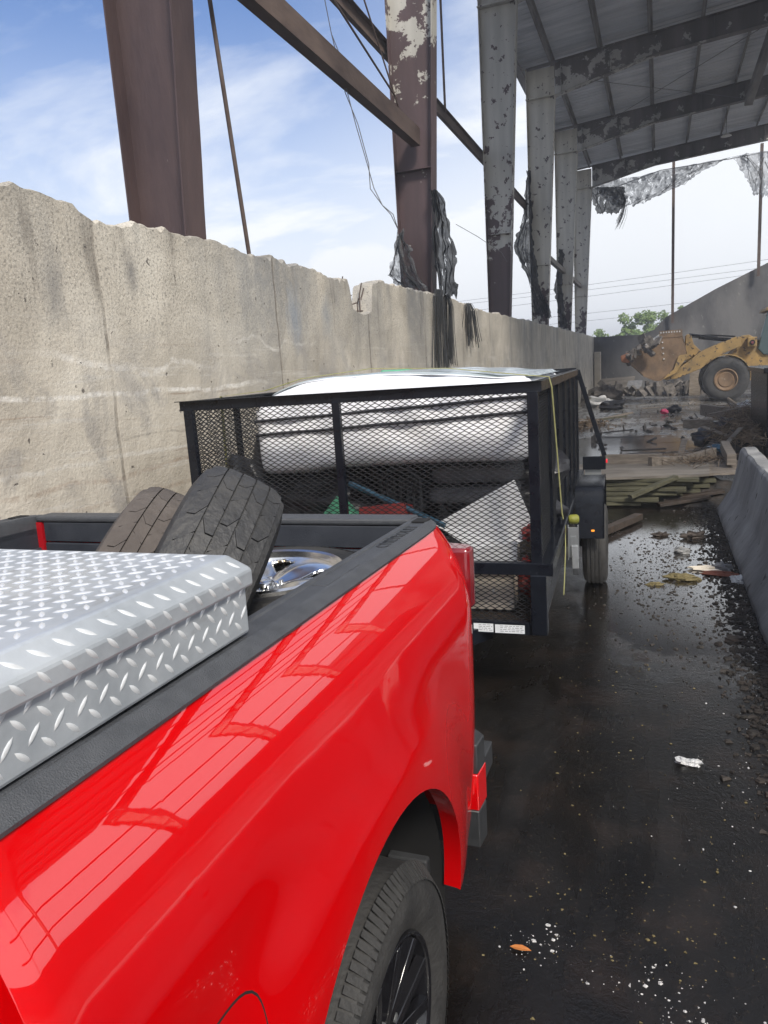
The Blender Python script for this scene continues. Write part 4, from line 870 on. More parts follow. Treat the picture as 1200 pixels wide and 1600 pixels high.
# cab (ahead of the bed, out of frame)
m = MB(); pc_ = [(-1.93, .45), (-1.93, 1.40), (-1.97, 1.46), (-2.06, 1.93), (-2.15, 1.97), (-3.6, 1.96), (-4.25, 1.42), (-4.3, .45)]
m.prism(pc_, -.985, .985, 'yz'); m.prism([(-4.302, .5), (-4.302, 1.28), (-5.45, 1.15), (-5.6, .9), (-5.6, .5)], -.97, .97, 'yz'); cabo = obj('cab', m, M['paint'], truck, bevel=.05, seg=3, smooth=40); loc2(cabo)
m = MB(); m.prism([(-2.13, 1.42), (-2.17, 1.86), (-2.75, 1.86), (-2.75, 1.42)], -.988, .988, 'yz'); m.prism([(-2.82, 1.42), (-2.82, 1.86), (-3.5, 1.84), (-3.95, 1.42)], -.988, .988, 'yz'); obj('side_window', m, M['glass'], cabo)
m = MB(); m.add([(-.72, -2.0, 1.48), (.72, -2.0, 1.48), (.66, -2.052, 1.88), (-.66, -2.052, 1.88)], [(0, 1, 2, 3)]); m.v = [(x, y + .008, z) for x, y, z in m.v]; obj('rear_window', m, M['glass'], cabo)
for s_ in (1, -1):
    m = MB(); m.box((s_ * .986, -2.75, 1.22), (s_ * 1.02, -2.55, 1.25)); m.box((s_ * .986, -3.9, 1.20), (s_ * 1.02, -3.7, 1.23)); obj('door_handle', m, M['satinblack'], cabo, bevel=.008)
    w0 = [c for c in truck.children if c.name.startswith('wheel') and not c.name.startswith('wheel_') and (c.location.x > 0) == (s_ > 0)][0]
    w2 = w0.copy(); COL.objects.link(w2); w2.location = (w0.location.x, -4.65, w0.location.z + .10)
    for c in w0.children: c2 = c.copy(); COL.objects.link(c2); c2.parent = w2

# ------------------------------------------------------------------ toolbox across the bed (its own thing, lies on the rails)
tb = thing('truck_toolbox', (-1.562, 2.25, 0), 'silver diamond-plate crossbed toolbox lying across the bed rails', 'toolbox', rot=(PIT, 0, YAW))
BX, BY0, BY1 = .863, -1.80, -1.180
zb0, zl0, zl1 = TZ + .002, TZ + .100, TZ + .150
m = MB(); m.box((-BX, BY0, zb0), (BX, BY1, zl0 + .01)); m.box((-.70, BY0 + .05, TZ - .30), (.70, BY1 - .03, zb0 - .0)); tbody = obj('box_body', m, M['alu'], tb, bevel=.006); loc2(tbody)
m = MB(); L1 = BX + .010; 
secl = [(BY0 - .012, zl0 - .012), (BY1 + .010, zl0 - .012), (BY1 + .010, zl1 - .035), (BY1 - .022, zl1), (BY0 + .02, zl1), (BY0 - .012, zl1 - .035)]
# lid as a frustum-ish block with chamfered ends
lo_ = [(-L1, BY0 - .012), (L1, BY0 - .012), (L1, BY1 + .010), (-L1, BY1 + .010)]; ti = .030
vs = [(x, y, zl0 - .012) for x, y in lo_] + [(x, y, zl1 - .03) for x, y in lo_] + [(x - math.copysign(ti, x), y - math.copysign(ti, y - (BY0 + BY1) / 2), zl1) for x, y in lo_]
m.add(vs, [(3, 2, 1, 0), (8, 9, 10, 11)] + [(a + i, a + (i + 1) % 4, a + 4 + (i + 1) % 4, a + 4 + i) for a in (0, 4) for i in range(4)])
lid = obj('box_lid', m, M['alu'], tb, bevel=.005); loc2(lid)
def treads(u0, u1, v0, v1, P, nrm, sp=.040, L_=.0155, W_=.0040, H_=.0026):
    m = MB(); nu = int((u1 - u0) / sp); nv = int((v1 - v0) / sp)
    for i in range(nu):
        for j in range(nv):
            for q in (0, 1):
                u = u0 + (i + .5 + .5 * q) * sp; v_ = v0 + (j + .5 + .5 * q) * sp
                if u > u1 - .008 or v_ > v1 - .008: continue
                a = (pi / 4 if q else -pi / 4) + .08 * mn.noise(V((u * 50, v_ * 50, 0))); du, dv = cos(a), sin(a)
                pts = [(-L_, 0, 0), (-L_ * .5, -W_ * .8, 0), (0, -W_, 0), (L_ * .5, -W_ * .8, 0), (L_, 0, 0), (L_ * .5, W_ * .8, 0), (0, W_, 0), (-L_ * .5, W_ * .8, 0), (-L_ * .6, 0, H_ * .8), (0, 0, H_), (L_ * .6, 0, H_ * .8)]
                m.add([P(u + a_ * du - b_ * dv, v_ + a_ * dv + b_ * du) + nrm * c_ for a_, b_, c_ in pts],
                      [(0, 1, 8), (1, 2, 9, 8), (2, 3, 10, 9), (3, 4, 10), (4, 5, 10), (5, 6, 9, 10), (6, 7, 8, 9), (7, 0, 8)])
    return m
obj('tread_pattern', treads(-L1 + ti, L1 - ti, BY0 + .02, BY1 - .022, lambda u, v_: V((u, v_, zl1)), V((0, 0, 1))), M['alub'], lid, smooth=80)
obj('tread_pattern', treads(BY0 + .01, BY1 - .01, 0, .042, lambda u, v_: V((L1 - .7071 * v_, u, zl1 - .03 + .7071 * v_)), V((.7071, 0, .7071))), M['alub'], lid, smooth=80)
m = treads(BY0, BY1 + .008, zl0 - .011, zl0 + .03, lambda u, v_: V((L1, u, v_)), V((1, 0, 0))); obj('tread_pattern', m, M['alub'], lid, smooth=80)
obj('tread_pattern', treads(BY0 + .003, BY1, zb0 + .002, zl0 - .008, lambda u, v_: V((BX, u, v_)), V((1, 0, 0))), M['alub'], tbody, smooth=80)
obj('tread_pattern', treads(-BX, BX, zb0 + .002, zl0 - .008, lambda u, v_: V((u, BY1, v_)), V((0, 1, 0))), M['alub'], tbody, smooth=80)

# ------------------------------------------------------------------ loose tyres and spare in the bed
Mt = place(-1.125, 1.50, 1.385, rz=radians(27), ry=radians(30), rx=0)
t = thing('old_tyre', (-1.19, 1.5, 1.0), 'worn blocky-tread tyre leaning upright in the truck bed behind the toolbox', 'tyre')
obj('tread_and_sidewall', tyre(.375, .225, .235, Mt, 30, .007, seed=3), M['oldrubber'], t, smooth=30)
t = thing('dusty_tyre', (-1.45, 1.55, .95), 'dusty brown tyre leaning just left of the worn blocky tyre', 'tyre')
obj('tread_and_sidewall', tyre(.37, .235, .20, place(-1.26, 1.40, 1.36, rz=radians(27), ry=radians(30)), 40, .006, seed=5), M['dustrubber'], t, smooth=30)
t = thing('spare_wheel', (-1.13, 1.83, 1.15), 'wheel with polished five-spoke alloy rim lying flat in the truck bed', 'wheel')
Ms = place(-1.105, 1.855, 1.285, ry=radians(-90)) @ Matrix.Rotation(.75, 4, 'X')
obj('tyre', tyre(.355, .238, .22, Ms, 0, slots=60), M['rubber'], t, smooth=35)
m = MB(); m.lathe([(.250, .088), (.248, .112), (.240, .117), (.230, .113), (.226, .095), (.215, .02), (.20, -.08)], 72, Ms)
for k in range(5):
    a = 2 * pi * (k + .5) / 5; m.tube([Ms @ V((.05, .052 * cos(a), .052 * sin(a))), Ms @ V((.078, .052 * cos(a), .052 * sin(a)))], .008, 8)
NA = 240; rs = [.036 + .008 * q for q in range(25)]; vs = []; fs = []
def win(r, ph):      # ph: -1..1 across one fifth of the wheel, 0 at the window centre
    t_ = (r - .105) / .098
    return 0 < t_ < 1 and abs(ph) < .50 * t_ ** .8 * (1 - t_ ** 7)
for r in rs:
    for q in range(NA):
        a = 2 * pi * q / NA; ph = ((a * 5 / (2 * pi)) % 1) * 2 - 1; u = (r - .036) / .192
        x = .062 + .034 * u ** .9 + .014 * (1 - cos(pi * min(1, abs(ph) * 1.0))) * .5 * sin(pi * min(1, u * 1.05)) - (.014 if abs(r - .052) < .010 and abs(ph) < .25 else 0)
        vs.append(Ms @ V((x, r * cos(a), r * sin(a))))
for ri in range(len(rs) - 1):
    for q in range(NA):
        a = 2 * pi * (q + .5) / NA; ph = ((a * 5 / (2 * pi)) % 1) * 2 - 1
        if win((rs[ri] + rs[ri + 1]) / 2, ph): continue
        fs.append((ri * NA + q, ri * NA + (q + 1) % NA, (ri + 1) * NA + (q + 1) % NA, (ri + 1) * NA + q))
m2_ = MB(); m2_.add(vs, fs)
m.lathe([(.0, .080), (.026, .080), (.033, .074), (.037, .060)], 30, Ms)
ro = obj('rim', m, M['chrome'], t, smooth=50)
fo_ = obj('spokes', m2_, M['chrome'], t, smooth=50); sm = fo_.modifiers.new('s', 'SOLIDIFY'); sm.thickness = .022; sm.offset = -1
m = MB(); m.lathe([(.0, -.01), (.2, -.01)], 40, Ms); obj('spoke_shade_disc', m, M['black2'], t)  # black disc added behind the spokes as shade in the window gaps
t = thing('flat_tyre', (-1.13, 1.83, .95), 'dark tyre lying under the alloy-rimmed wheel in the bed', 'tyre')
obj('tread_and_sidewall', tyre(.372, .225, .22, place(-1.12, 1.81, 1.035, ry=radians(-90)), 0, slots=60), M['rubber'], t, smooth=35)

# ------------------------------------------------------------------ utility trailer (local: y to the rear, origin under front centre)
TRY = radians(2.6)
tr = thing('utility_trailer', (-1.70, 4.0, 0), 'black high-sided utility trailer with expanded-metal mesh walls hitched behind the truck', 'trailer', rot=(0, 0, TRY))
TW, TL = 1.09, 3.68; ZB, ZM, ZT = .43, .815, 1.855
def emesh(P, U, Vv, nrm, a=.052, b=.030, th=.0050):
    """expanded metal: zigzag strands; P(u,v) -> point"""
    m = MB(); nr = int(Vv / (b / 2)); nu = int(U / (a / 2))
    for k in range(nr):
        z0, z1 = k * b / 2 * Vv / (nr * b / 2), (k + 1) * b / 2 * Vv / (nr * b / 2); vs = []
        for i in range(nu + 1):
            u = i * U / nu; v_ = (z0 if (i + k) % 2 == 0 else z1); v_ += (th * .35 if v_ == z0 else -th * .35)
            for du, dn in ((-th / 2, 0), (th / 2, 0)):
                for dd in (-1, 1): vs.append(P(u, v_ + du) + nrm * (dd * .0022))
        fs = []
        for i in range(nu):
            o = i * 4; q = o + 4
            fs += [(o, o + 2, q + 2, q), (o + 1, q + 1, q + 3, o + 3), (o + 2, o + 3, q + 3, q + 2), (o, q, q + 1, o + 1)]
        m.add(vs, fs)
    return m
def angle_bar(m, p, q, w1, w2, n1, n2, th=.006):
    """L profile: legs along n1 and n2"""
    p, q, n1, n2 = V(p), V(q), V(n1), V(n2)
    for a, b, wa in ((n1, n2, w1), (n2, n1, w2)):
        vs = [p, p + a * wa, p + a * wa + b * th, p + b * th, q, q + a * wa, q + a * wa + b * th, q + b * th]
        m.add(vs, [(0, 1, 2, 3), (4, 7, 6, 5), (0, 4, 5, 1), (1, 5, 6, 2), (2, 6, 7, 3), (3, 7, 4, 0)])
# front wall
m = MB()
m.bar((-TW, 0, ZM), (TW, 0, ZM), .055, .07); m.bar((-TW, 0, ZB + .03), (TW, 0, ZB + .03), .05, .075); obj('cross_rail', m, M['black'], tr, bevel=.004)
m = MB(); angle_bar(m, (-TW - .03, -.02, ZT), (TW + .02, -.02, ZT), .058, .055, (0, 0, -1), (0, 1, 0)); m.box((-TW - .05, -.045, ZT - .001), (TW + .03, -.015, ZT + .004)); tfr = obj('front_top_rail', m, M['black'], tr, bevel=.002); loc2(tfr)
for x, wd in ((-TW + .025, .062), (-.075, .048), (TW - .028, .06)):
    m = MB(); m.bar((x, -.004, ZM + .03), (x, -.004, ZT - .05), wd, .04, up=(0, 1, 0)); obj('front_post', m, M['black'], tr, bevel=.004)
for x in (-TW + .03, TW - .02):
    m = MB(); m.bar((x, 0, ZB), (x, 0, ZM - .03), .09, .09, up=(0, 1, 0)); obj('corner_post', m, M['black'], tr, bevel=.006)
obj('front_mesh', emesh(lambda u, v_: V((-TW + .05 + u, .022, ZM + .035 + v_)), 2 * TW - .1, ZT - .055 - ZM - .035, V((0, 1, 0))), M['mesh'], tr)
obj('front_mesh', emesh(lambda u, v_: V((-TW + .07 + u, .022, ZB + .07 + v_)), 2 * TW - .14, ZM - .035 - ZB - .07, V((0, 1, 0))), M['mesh'], tr)
# stickers on the lower rail
for x0, x1, z0, z1 in ((.69, .805, ZB + .005, ZB + .055), (.815, .985, ZB + .002, ZB + .052)):
    m = MB(); m.box((x0, -.0285, z0), (x1, -.0265, z1)); st_ = obj('sticker', m, M['label'], tr); loc2(st_)
    m = MB()
    for k in range(4):
        zz = z0 + .010 + k * .0105
        x = x0 + .03
        while x < x1 - .012: l_ = random.uniform(.008, .022); m.box((x, -.0292, zz), (min(x + l_, x1 - .006), -.0288, zz + .0028)); x += l_ + .006
    obj('fine_print', m, M['ink'], st_)
# sides
for s_ in (1, -1):
    m = MB(); X = s_ * TW
    m.box((X - .004, .05, ZB + .05), (X + .004, TL, ZM - .03)); obj('side_plate', m, M['black'], tr)
    m = MB(); m.bar((X + s_ * .02, -.03, ZM), (X + s_ * .02, TL, ZM), .07, .07)
    m.box((X + s_ * .055, -.03, ZM - .035), (X + s_ * .062, TL, ZM + .038)); obj('side_rail', m, M['black'], tr, bevel=.003)
    m = MB(); angle_bar(m, (X + s_ * .02, .0, ZT), (X + s_ * .02, TL, ZT + .01), .055, .055, (0, 0, -1), (-s_, 0, 0)); obj('side_top_rail', m, M['black'], tr, bevel=.002)
    for y in (.62, 1.22, 1.84, 2.44, 3.05, TL - .03):
        m = MB(); angle_bar(m, (X + s_ * .012, y, ZM + .03), (X + s_ * .012, y, ZT - .01), .05, .05, (0, 1, 0), (-s_, 0, 0)); obj('side_post', m, M['black'], tr, bevel=.002)
    if s_ == 1:
        sm_ = obj('side_mesh', emesh(lambda u, v_: V((TW - .008, .05 + u, ZM + .035 + v_)), TL - .08, ZT - .05 - ZM - .035, V((1, 0, 0))), M['mesh'], tr)
    else:
        c = sm_.copy(); COL.objects.link(c); c.location = (-2 * TW + .016, 0, 0)
    # fender: boxy with sloped front and rear
    yc = 2.55; fo = X + s_ * .285
    outl = [(-.462, .50), (-.45, .66), (-.432, .78), (-.415, .84), (-.39, .882), (-.355, .907), (-.31, .916), (.31, .916), (.37, .90), (.42, .84), (.45, .70), (.46, .56)]
    m = MB(); n = len(outl); vs = []
    for x in (X + s_ * .06, fo): vs += [(x, yc + a, z) for a, z in outl]
    for x in (X + s_ * .06, fo): vs += [(x, yc + a * .985, z - .005) for a, z in outl]
    m.add(vs, [(i, i + 1, n + i + 1, n + i) for i in range(n - 1)] + [(2 * n + i, 3 * n + i, 3 * n + i + 1, 2 * n + i + 1) for i in range(n - 1)])
    m.add([(fo, yc + a, z) for a, z in outl] + [(fo, yc + a * .93, z - .035) for a, z in outl], [(i, i + 1, n + i + 1, n + i) for i in range(n - 1)])
    m.tube([(fo, yc + a, z) for a, z in outl], .006, 6)
    fe = obj('fender', m, M['black'], tr, smooth=30); loc2(fe)
    m = MB(); m.box((X + s_ * .185, yc - .470, .556), (X + s_ * .213, yc - .452, .572)); obj('marker_lamp', m, M['amber'], fe, bevel=.004)
    m = tyre(.355, .20, .205, None, 0, inside=False, slots=0)
    for g_ in (-.05, -.017, .017, .05): m.lathe([(.3555, g_ - .011), (.3605, g_ - .010), (.3605, g_ + .010), (.3555, g_ + .011)], 72)
    wh = bpy.data.objects.new('wheel', None); COL.objects.link(wh); wh.parent = tr; wh['_l'] = 1; wh.location = (X + s_ * .205, yc, .352)
    obj('tyre', m, M['rubber'], wh, smooth=35)
    m = MB(); sg = s_; m.lathe([(.205, sg * .07), (.20, sg * .05), (.12, sg * .02), (.06, sg * .05), (0, sg * .055)], 40); obj('rim', m, M['satinblack'], wh, smooth=30)
    # rear lamp bracket, brace, number plate
    m = MB(); m.box((X + s_ * .05, TL - .03, .85), (X + s_ * .275, TL, .985)); br = obj('lamp_bracket', m, M['black'], tr, bevel=.004); loc2(br)
    m = MB(); m.box((X + s_ * .276, TL - .02, .915), (X + s_ * .292, TL + .03, .95)); obj('marker_lamp', m, M['redlamp'] if s_ > 0 else M['lens'], br, bevel=.003)
    m = MB(); m.bar((X + s_ * .01, TL + .01, ZT), (X + s_ * .262, TL + .01, .985), .045, .03, up=(0, 1, 0)); obj('corner_brace', m, M['black'], tr, bevel=.002)
    if s_ > 0:
        m = MB(); m.box((X + .07, TL - .004, .775), (X + .23, TL, .847)); pl = obj('number_plate', m, M['zinc'], br)
m = MB(); m.bar((-TW, TL, ZM), (TW, TL, ZM), .06, .07); m.bar((-TW, TL, ZT), (TW, TL, ZT), .05, .05); m.bar((-TW, TL, ZB + .03), (TW, TL, ZB + .03), .06, .08); obj('rear_cross_rail', m, M['black'], tr)
m = MB(); m.box((-TW, 0.03, ZB + .03), (TW, TL, ZB + .055)); obj('deck', m, M['darkwood'], tr)
m = MB(); m.bar((-.75, .1, .40), (0, -1.22, .47), .07, .09); m.bar((.75, .1, .40), (0, -1.22, .47), .07, .09); m.bar((0, -1.1, .47), (0, -1.36, .50), .08, .07); m.blob((0, -1.38, .505), (.05, .06, .04), 1, 0); obj('tongue', m, M['black'], tr, smooth=40)
m = MB(); m.tube([(.0, -.85, .2), (0, -.85, .8)], .028, 12); m.tube([(0, -.85, .8), (.12, -.85, .8)], .012, 8); m.box((-.08, -.93, .185), (.08, -.77, .2)); obj('tongue_jack', m, M['zinc'], tr, smooth=40)
m = MB(); m.tube([(-1.2, 2.55, .352), (1.2, 2.55, .352)], .035, 10); obj('axle', m, M['black2'], tr)
m = MB(); m.box((-1.14 + 1.6, -.5, .36), (-1.14 + 1.70, -.45, .40)); obj('reflector', m, M['redlamp'], tr)

# ------------------------------------------------------------------ trailer load
def tl_(x, y, z):  # trailer local -> world
    return V((-1.70 + x * cos(TRY) - y * sin(TRY), 4.0 + x * sin(TRY) + y * cos(TRY), z))
def soft_box(x0, x1, y0, y1, z0, z1, r=.06, n=14, amp=.01, seed=0, sag=0):
    """rounded, slightly lumpy slab in trailer space"""
    m = MB(); cx, cy, cz = (x0 + x1) / 2, (y0 + y1) / 2, (z0 + z1) / 2; hx, hy, hz_ = (x1 - x0) / 2, (y1 - y0) / 2, (z1 - z0) / 2
    def sp(p):
        q = V((max(-hx + r, min(hx - r, p.x * hx)), max(-hy + r, min(hy - r, p.y * hy)), max(-hz_ + r, min(hz_ - r, p.z * hz_))))
        d = V((p.x * hx, p.y * hy, p.z * hz_)) - q
        if d.length > 1e-6: d = d.normalized() * r
        o = q + d; o += o.normalized() * amp * mn.noise(o * 5 + V((seed, seed, 0))) * 2
        o.z -= sag * (1 - cos(o.x / hx * pi)) * .25
        return tl_(cx + o.x, cy + o.y, cz + o.z)
    for ax in range(3):
        for sg in (-1, 1):
            def fn(u, v_, ax=ax, sg=sg):
                p = [0, 0, 0]; p[ax] = sg; p[(ax + 1) % 3] = 2 * u - 1; p[(ax + 2) % 3] = 2 * v_ - 1; return sp(V(p))
            m.grid(fn, n * 2, n * 2)
    return m
t = thing('wrapped_mattress', tl_(.0, 1, 1.3), 'large white plastic-wrapped mattress with dark piping on top of the trailer load', 'mattress')
def tmat(m):   # tilt and place helper: shear upwards to the left top
    return m
mm = soft_box(-.79, 1.02, .32, 2.30, 1.375, 1.885, r=.075, n=18, amp=.012, seed=2)
def lift(v_):
    x, y, z = v_; lx = x + 1.70
    if z > 1.76:
        z += .058 * max(0, 1 - ((lx + .05) / .85) ** 2) * (z - 1.76) / .12
        if lx < -.35: z -= .10 * ((-.35 - lx) / .45) ** 2
    z += -.055 * max(0, (-lx) / .8) * (1 if z < 1.6 else 0) + .0
    return (x, y, z)
mm.v = [lift(p) for p in mm.v]; obj('mattress_body', mm, M['wrap'], t, smooth=60)
cov = MB()  # duller bluish sheet added on the mattress top to hold back sun glare
def cvf(u, v_):
    lx = -.74 + 1.78 * u; ly = .36 + 1.9 * v_; p = tl_(lx, ly, 1.890)
    q = lift((p.x, p.y, 1.8851)); f = 1 if .02 < u < .98 and .02 < v_ < .98 else .0
    return (q[0], q[1], q[2] + .006 + f * (.012 * abs(mn.noise(V((lx * 2.2, ly * 7, 1)))) + .008 * abs(mn.noise(V((lx * 5, ly * 18, 4))))) - (0 if f else .014))
cov.grid(cvf, 60, 50); obj('dimmed_plastic_top', cov, pm('dimmed_blue_plastic', (.42, .50, .56), (.56, .62, .66), 4, .22, bump=.5, bscale=9, stretch=(.5, 3, 1), coat=.3), t, smooth=60)
for zz in (1.655, 1.745):
    m = MB(); m.tube([tuple(tl_(-.78 + 1.78 * k / 16, .315 - .004, zz - .055 + .075 * k / 16 + .002 * sin(k))) for k in range(17)], .010, 6); obj('piping', m, M['blackcloth'], t, smooth=60)
m = soft_box(-.55, .95, 1.9, 3.3, 1.6, 1.87, r=.08, n=8, amp=.02, seed=4)
single('white_foam_slab', m, M['wrap'], 'white foam slab lying behind the mattress near the trailer rear', 'foam slab', smooth=60)
def bag(c, r, mt, label, name='rubbish_bag', cat='bag', amp=.3, seed=1, fr=2.2, **k):
    m = MB(); c = tl_(*c); m.blob(c, r, seed, amp, fr, 22, 30)
    return single(name, m, mt, label, cat, smooth=70, **k)
bag((-.88, .52, 1.12), (.22, .25, .36), M['blackcloth'], 'black rubbish bag slumped in the left front corner of the trailer', seed=1)
bag((-.45, .62, 1.08), (.36, .25, .24), M['blackcloth'], 'wide black bag under the left half of the mattress', seed=2)
bag((.0, .9, 1.05), (.3, .3, .25), M['blackcloth'], 'black bag behind the centre post of the trailer', seed=3)
bag((.7, 1.2, 1.05), (.4, .3, .3), M['blackcloth'], 'dark bag under the right half of the mattress', seed=5)
m = soft_box(.30, .88, .62, 1.1, 1.20, 1.32, r=.05, n=8, amp=.012, seed=9); single('grey_cushion', m, M['grey'], 'flat grey cushion stacked uppermost under the mattress', 'cushion', 'grey cushions under the mattress', smooth=60)
m = soft_box(.28, .86, .60, 1.1, 1.07, 1.18, r=.05, n=8, amp=.012, seed=12); single('grey_cushion', m, M['grey'], 'flat grey cushion below the other grey cushion', 'cushion', 'grey cushions under the mattress', smooth=60)
# dark chair-like basket frame
t = thing('plastic_chair', tl_(.12, .7, .5), 'dark plastic chair with slatted back upended in the load', 'chair')
m = MB()
for k in range(5): p, q = tl_(.02 + .045 * k, .55, .95), tl_(.05 + .045 * k, .5, 1.28); m.bar(p, q, .014, .02)
obj('backrest', m, M['satinblack'], t)
m = MB(); m.tube([tl_(0, .56, .92), tl_(.0, .52, 1.25), tl_(.06, .5, 1.32), tl_(.2, .5, 1.33), tl_(.27, .5, 1.26), tl_(.25, .56, .92)], .016, 8); obj('back_frame', m, M['satinblack'], t, smooth=50)
m = MB(); m.bar(tl_(.0, .75, .92), tl_(.26, .75, .92), .4, .03); obj('seat', m, M['satinblack'], t, bevel=.01)
def board(pts, th, mt, name, label, cat, **k):
    P = [tl_(*p) for p in pts]; nrm = (P[1] - P[0]).cross(P[2] - P[0]).normalized() * th
    m = MB(); n = len(P); m.add([tuple(p) for p in P] + [tuple(p + nrm) for p in P], [tuple(range(n)), tuple(range(2 * n - 1, n - 1, -1))] + [(i, (i + 1) % n, n + (i + 1) % n, n + i) for i in range(n)])
    return single(name, m, mt, label, cat, bevel=.003, **k)
board([(.40, .30, 1.00), (.90, .34, 1.27), (1.03, .30, .95), (.76, .20, .80)], .025, M['white'], 'white_board', 'tilted white board against the front mesh at the right', 'board')
board([(.52, .16, .74), (.93, .16, .745), (.93, .18, .93), (.60, .20, .86)], .02, M['white'], 'white_board', 'second white board low behind the front mesh under the tilted one', 'board')
board([(-.46, .26, .93), (-.24, .30, 1.19), (.0, .26, .96), (-.2, .24, .88)], .12, M['green'], 'green_box', 'mint green cardboard box corner behind the centre of the front mesh', 'box')
m = MB(); m.blob(tl_(-.72, .5, .90), (.30, .2, .15), 4, .1, 1.5, 16, 24); single('red_tub', m, M['red'], 'dull red round tub low behind the left mesh', 'tub', smooth=70)
board([(-.02, .30, .95), (.28, .30, .98), (.26, .34, 1.12), (-.03, .34, 1.09)], .2, M['red'], 'red_crate', 'dull red crate beside the centre post', 'crate')
m = MB(); m.tube([tl_(-.12, .24, 1.28), tl_(.25, .20, 1.13), tl_(.5, .18, 1.02)], .018, 8); single('blue_pole', m, M['blue'], 'dark blue pole slanting down behind the front mesh', 'pole', smooth=60)
t = thing('spiral_tool', tl_(.17, .2, .95), 'small white twisted cable tie bundle by the centre post', 'cable')
m = MB(); m.tube([tl_(.16 + .012 * sin(k * 1.9), .19 + .012 * cos(k * 1.9), .88 + .016 * k) for k in range(18)], .008, 6); obj('cable_coil', m, M['foam'], t, smooth=60)
m = MB(); m.bar(tl_(.58, .32, .50), tl_(.88, .32, .50), .01, .01); m = MB()
Mb = Matrix.Translation(tl_(.78, .30, .50)) @ Matrix.Rotation(TRY, 4, 'Z'); m.box((-.22, -.12, 0), (.12, .2, .34), Mb); single('cardboard_box', m, M['card'], 'beige cardboard box behind the lower front mesh', 'box', bevel=.006)
bag((.98, .4, .64), (.07, .1, .13), M['red'], 'small red bag in the lower right corner of the trailer', 'red_bag', seed=7)
bag((1.0, .3, .95), (.06, .06, .05), M['red'], 'bright red bundle behind the right corner post', 'red_bag', seed=8)
bag((-.2, .6, .62), (.5, .3, .18), M['blackcloth'], 'black bag on the trailer deck, left and low', seed=10)
bag((.55, 2.9, 1.3), (.4, .4, .4), M['blackcloth'], 'black bag at the rear of the trailer under the foam slab', seed=13)
bag((-.4, 1.8, .9), (.5, .8, .42), M['grey'], 'grey cloth heap under the middle of the mattress', 'cloth_heap', 'heap', seed=14)
m = MB(); m.tube([tl_(-.1 + .12 * k, 1.0 + .25 * k, 1.96 - .012 * k + .01 * sin(k * 2)) for k in range(9)], .012, 6); single('green_hose', m, M['green'], 'thin green hose lying along the top of the mattress', 'hose', smooth=60)
# ratchet strap
t = thing('ratchet_strap', tl_(1.15, .7, .8), 'yellow ratchet strap pulled over the load with its silver ratchet on the trailer side', 'strap')
m = MB()
def ribbon(m, pts, w_, d, th=.002):
    pts = [V(p) for p in pts]; d = V(d).normalized() * w_ / 2; vs = []
    for i, p in enumerate(pts):
        tg = (pts[min(i + 1, len(pts) - 1)] - pts[max(i - 1, 0)]).normalized(); nn = tg.cross(d).normalized() * th
        vs += [p - d + nn, p + d + nn, p + d - nn, p - d - nn]
    n = len(pts); m.add(vs, [(i * 4 + j, i * 4 + (j + 1) % 4, (i + 1) * 4 + (j + 1) % 4, (i + 1) * 4 + j) for i in range(n - 1) for j in range(4)])
sy = .40
ribbon(m, [tl_(-1.14, sy + .1, ZM), tl_(-1.12, sy + .1, ZT + .01), tl_(-.78, sy + .1, 1.885), tl_(-.5, sy + .1, 1.95), tl_(0, sy + .08, 1.985), tl_(.5, sy + .05, 1.955), tl_(.95, sy, 1.89), tl_(1.115, sy, ZT + .013), tl_(1.128, sy + .02, ZT - .05), tl_(1.155, sy + .25, 1.0), tl_(1.16, sy + .27, .96)], .028, (0, 1, 0)); obj('webbing', m, M['strap'], t)
m = MB(); ribbon(m, [tl_(1.175, sy + .27, .92), tl_(1.175, sy + .20, .75), tl_(1.17, sy + .15, .60), tl_(1.165, sy + .13, .50)], .025, (0, 1, 0)); obj('strap_tail', m, M['strap'], t)
m = MB(); m.lathe([(.0, -.032), (.022, -.031), (.03, -.02), (.031, .02), (.022, .032), (0, .033)], 20, Matrix.Translation(tl_(1.225, sy + .25, .962)) @ Matrix.Rotation(pi / 12, 4, 'Z')); obj('webbing_roll', m, M['yellow'], t, smooth=50)
m = MB()
for dx in (-.03, .03):
    P0 = tl_(1.222 + dx, sy + .25, 0); m.prism([(-.03, .70), (.02, .70), (.035, .80), (.03, .92), (-.025, .93), (-.035, .82)], -.0015, .0015, 'yz', Matrix.Translation((P0.x, P0.y, 0)))
P0 = tl_(1.222, sy + .215, 0); m.box((P0.x - .03, P0.y - .0015, .72), (P0.x + .03, P0.y + .0015, .915)); m.box((P0.x - .018, P0.y - .004, .76), (P0.x + .018, P0.y - .0016, .86)); obj('ratchet_frame', m, M['zinc'], t, bevel=.001)
m = MB(); a_ = tl_(1.222, sy + .24, .74); m.tube([a_ + V((-.03, 0, 0)), a_ + V((.03, 0, 0))], .010, 10); a_ = tl_(1.222, sy + .24, .90); m.tube([a_ + V((-.03, 0, 0)), a_ + V((.03, 0, 0))], .013, 10); obj('spindle', m, M['zinc'], t, smooth=40)
m = MB(); m.bar(tl_(1.23, sy + .205, .80), tl_(1.238, sy + .19, .655), .04, .012, up=(0, 1, 0)); obj('ratchet_handle', m, M['zinc'], t, bevel=.003)
m = MB(); m.bar(tl_(1.238, sy + .19, .655), tl_(1.238, sy + .185, .615), .036, .02, up=(0, 1, 0)); obj('hook', m, M['satinblack'], t, bevel=.003)

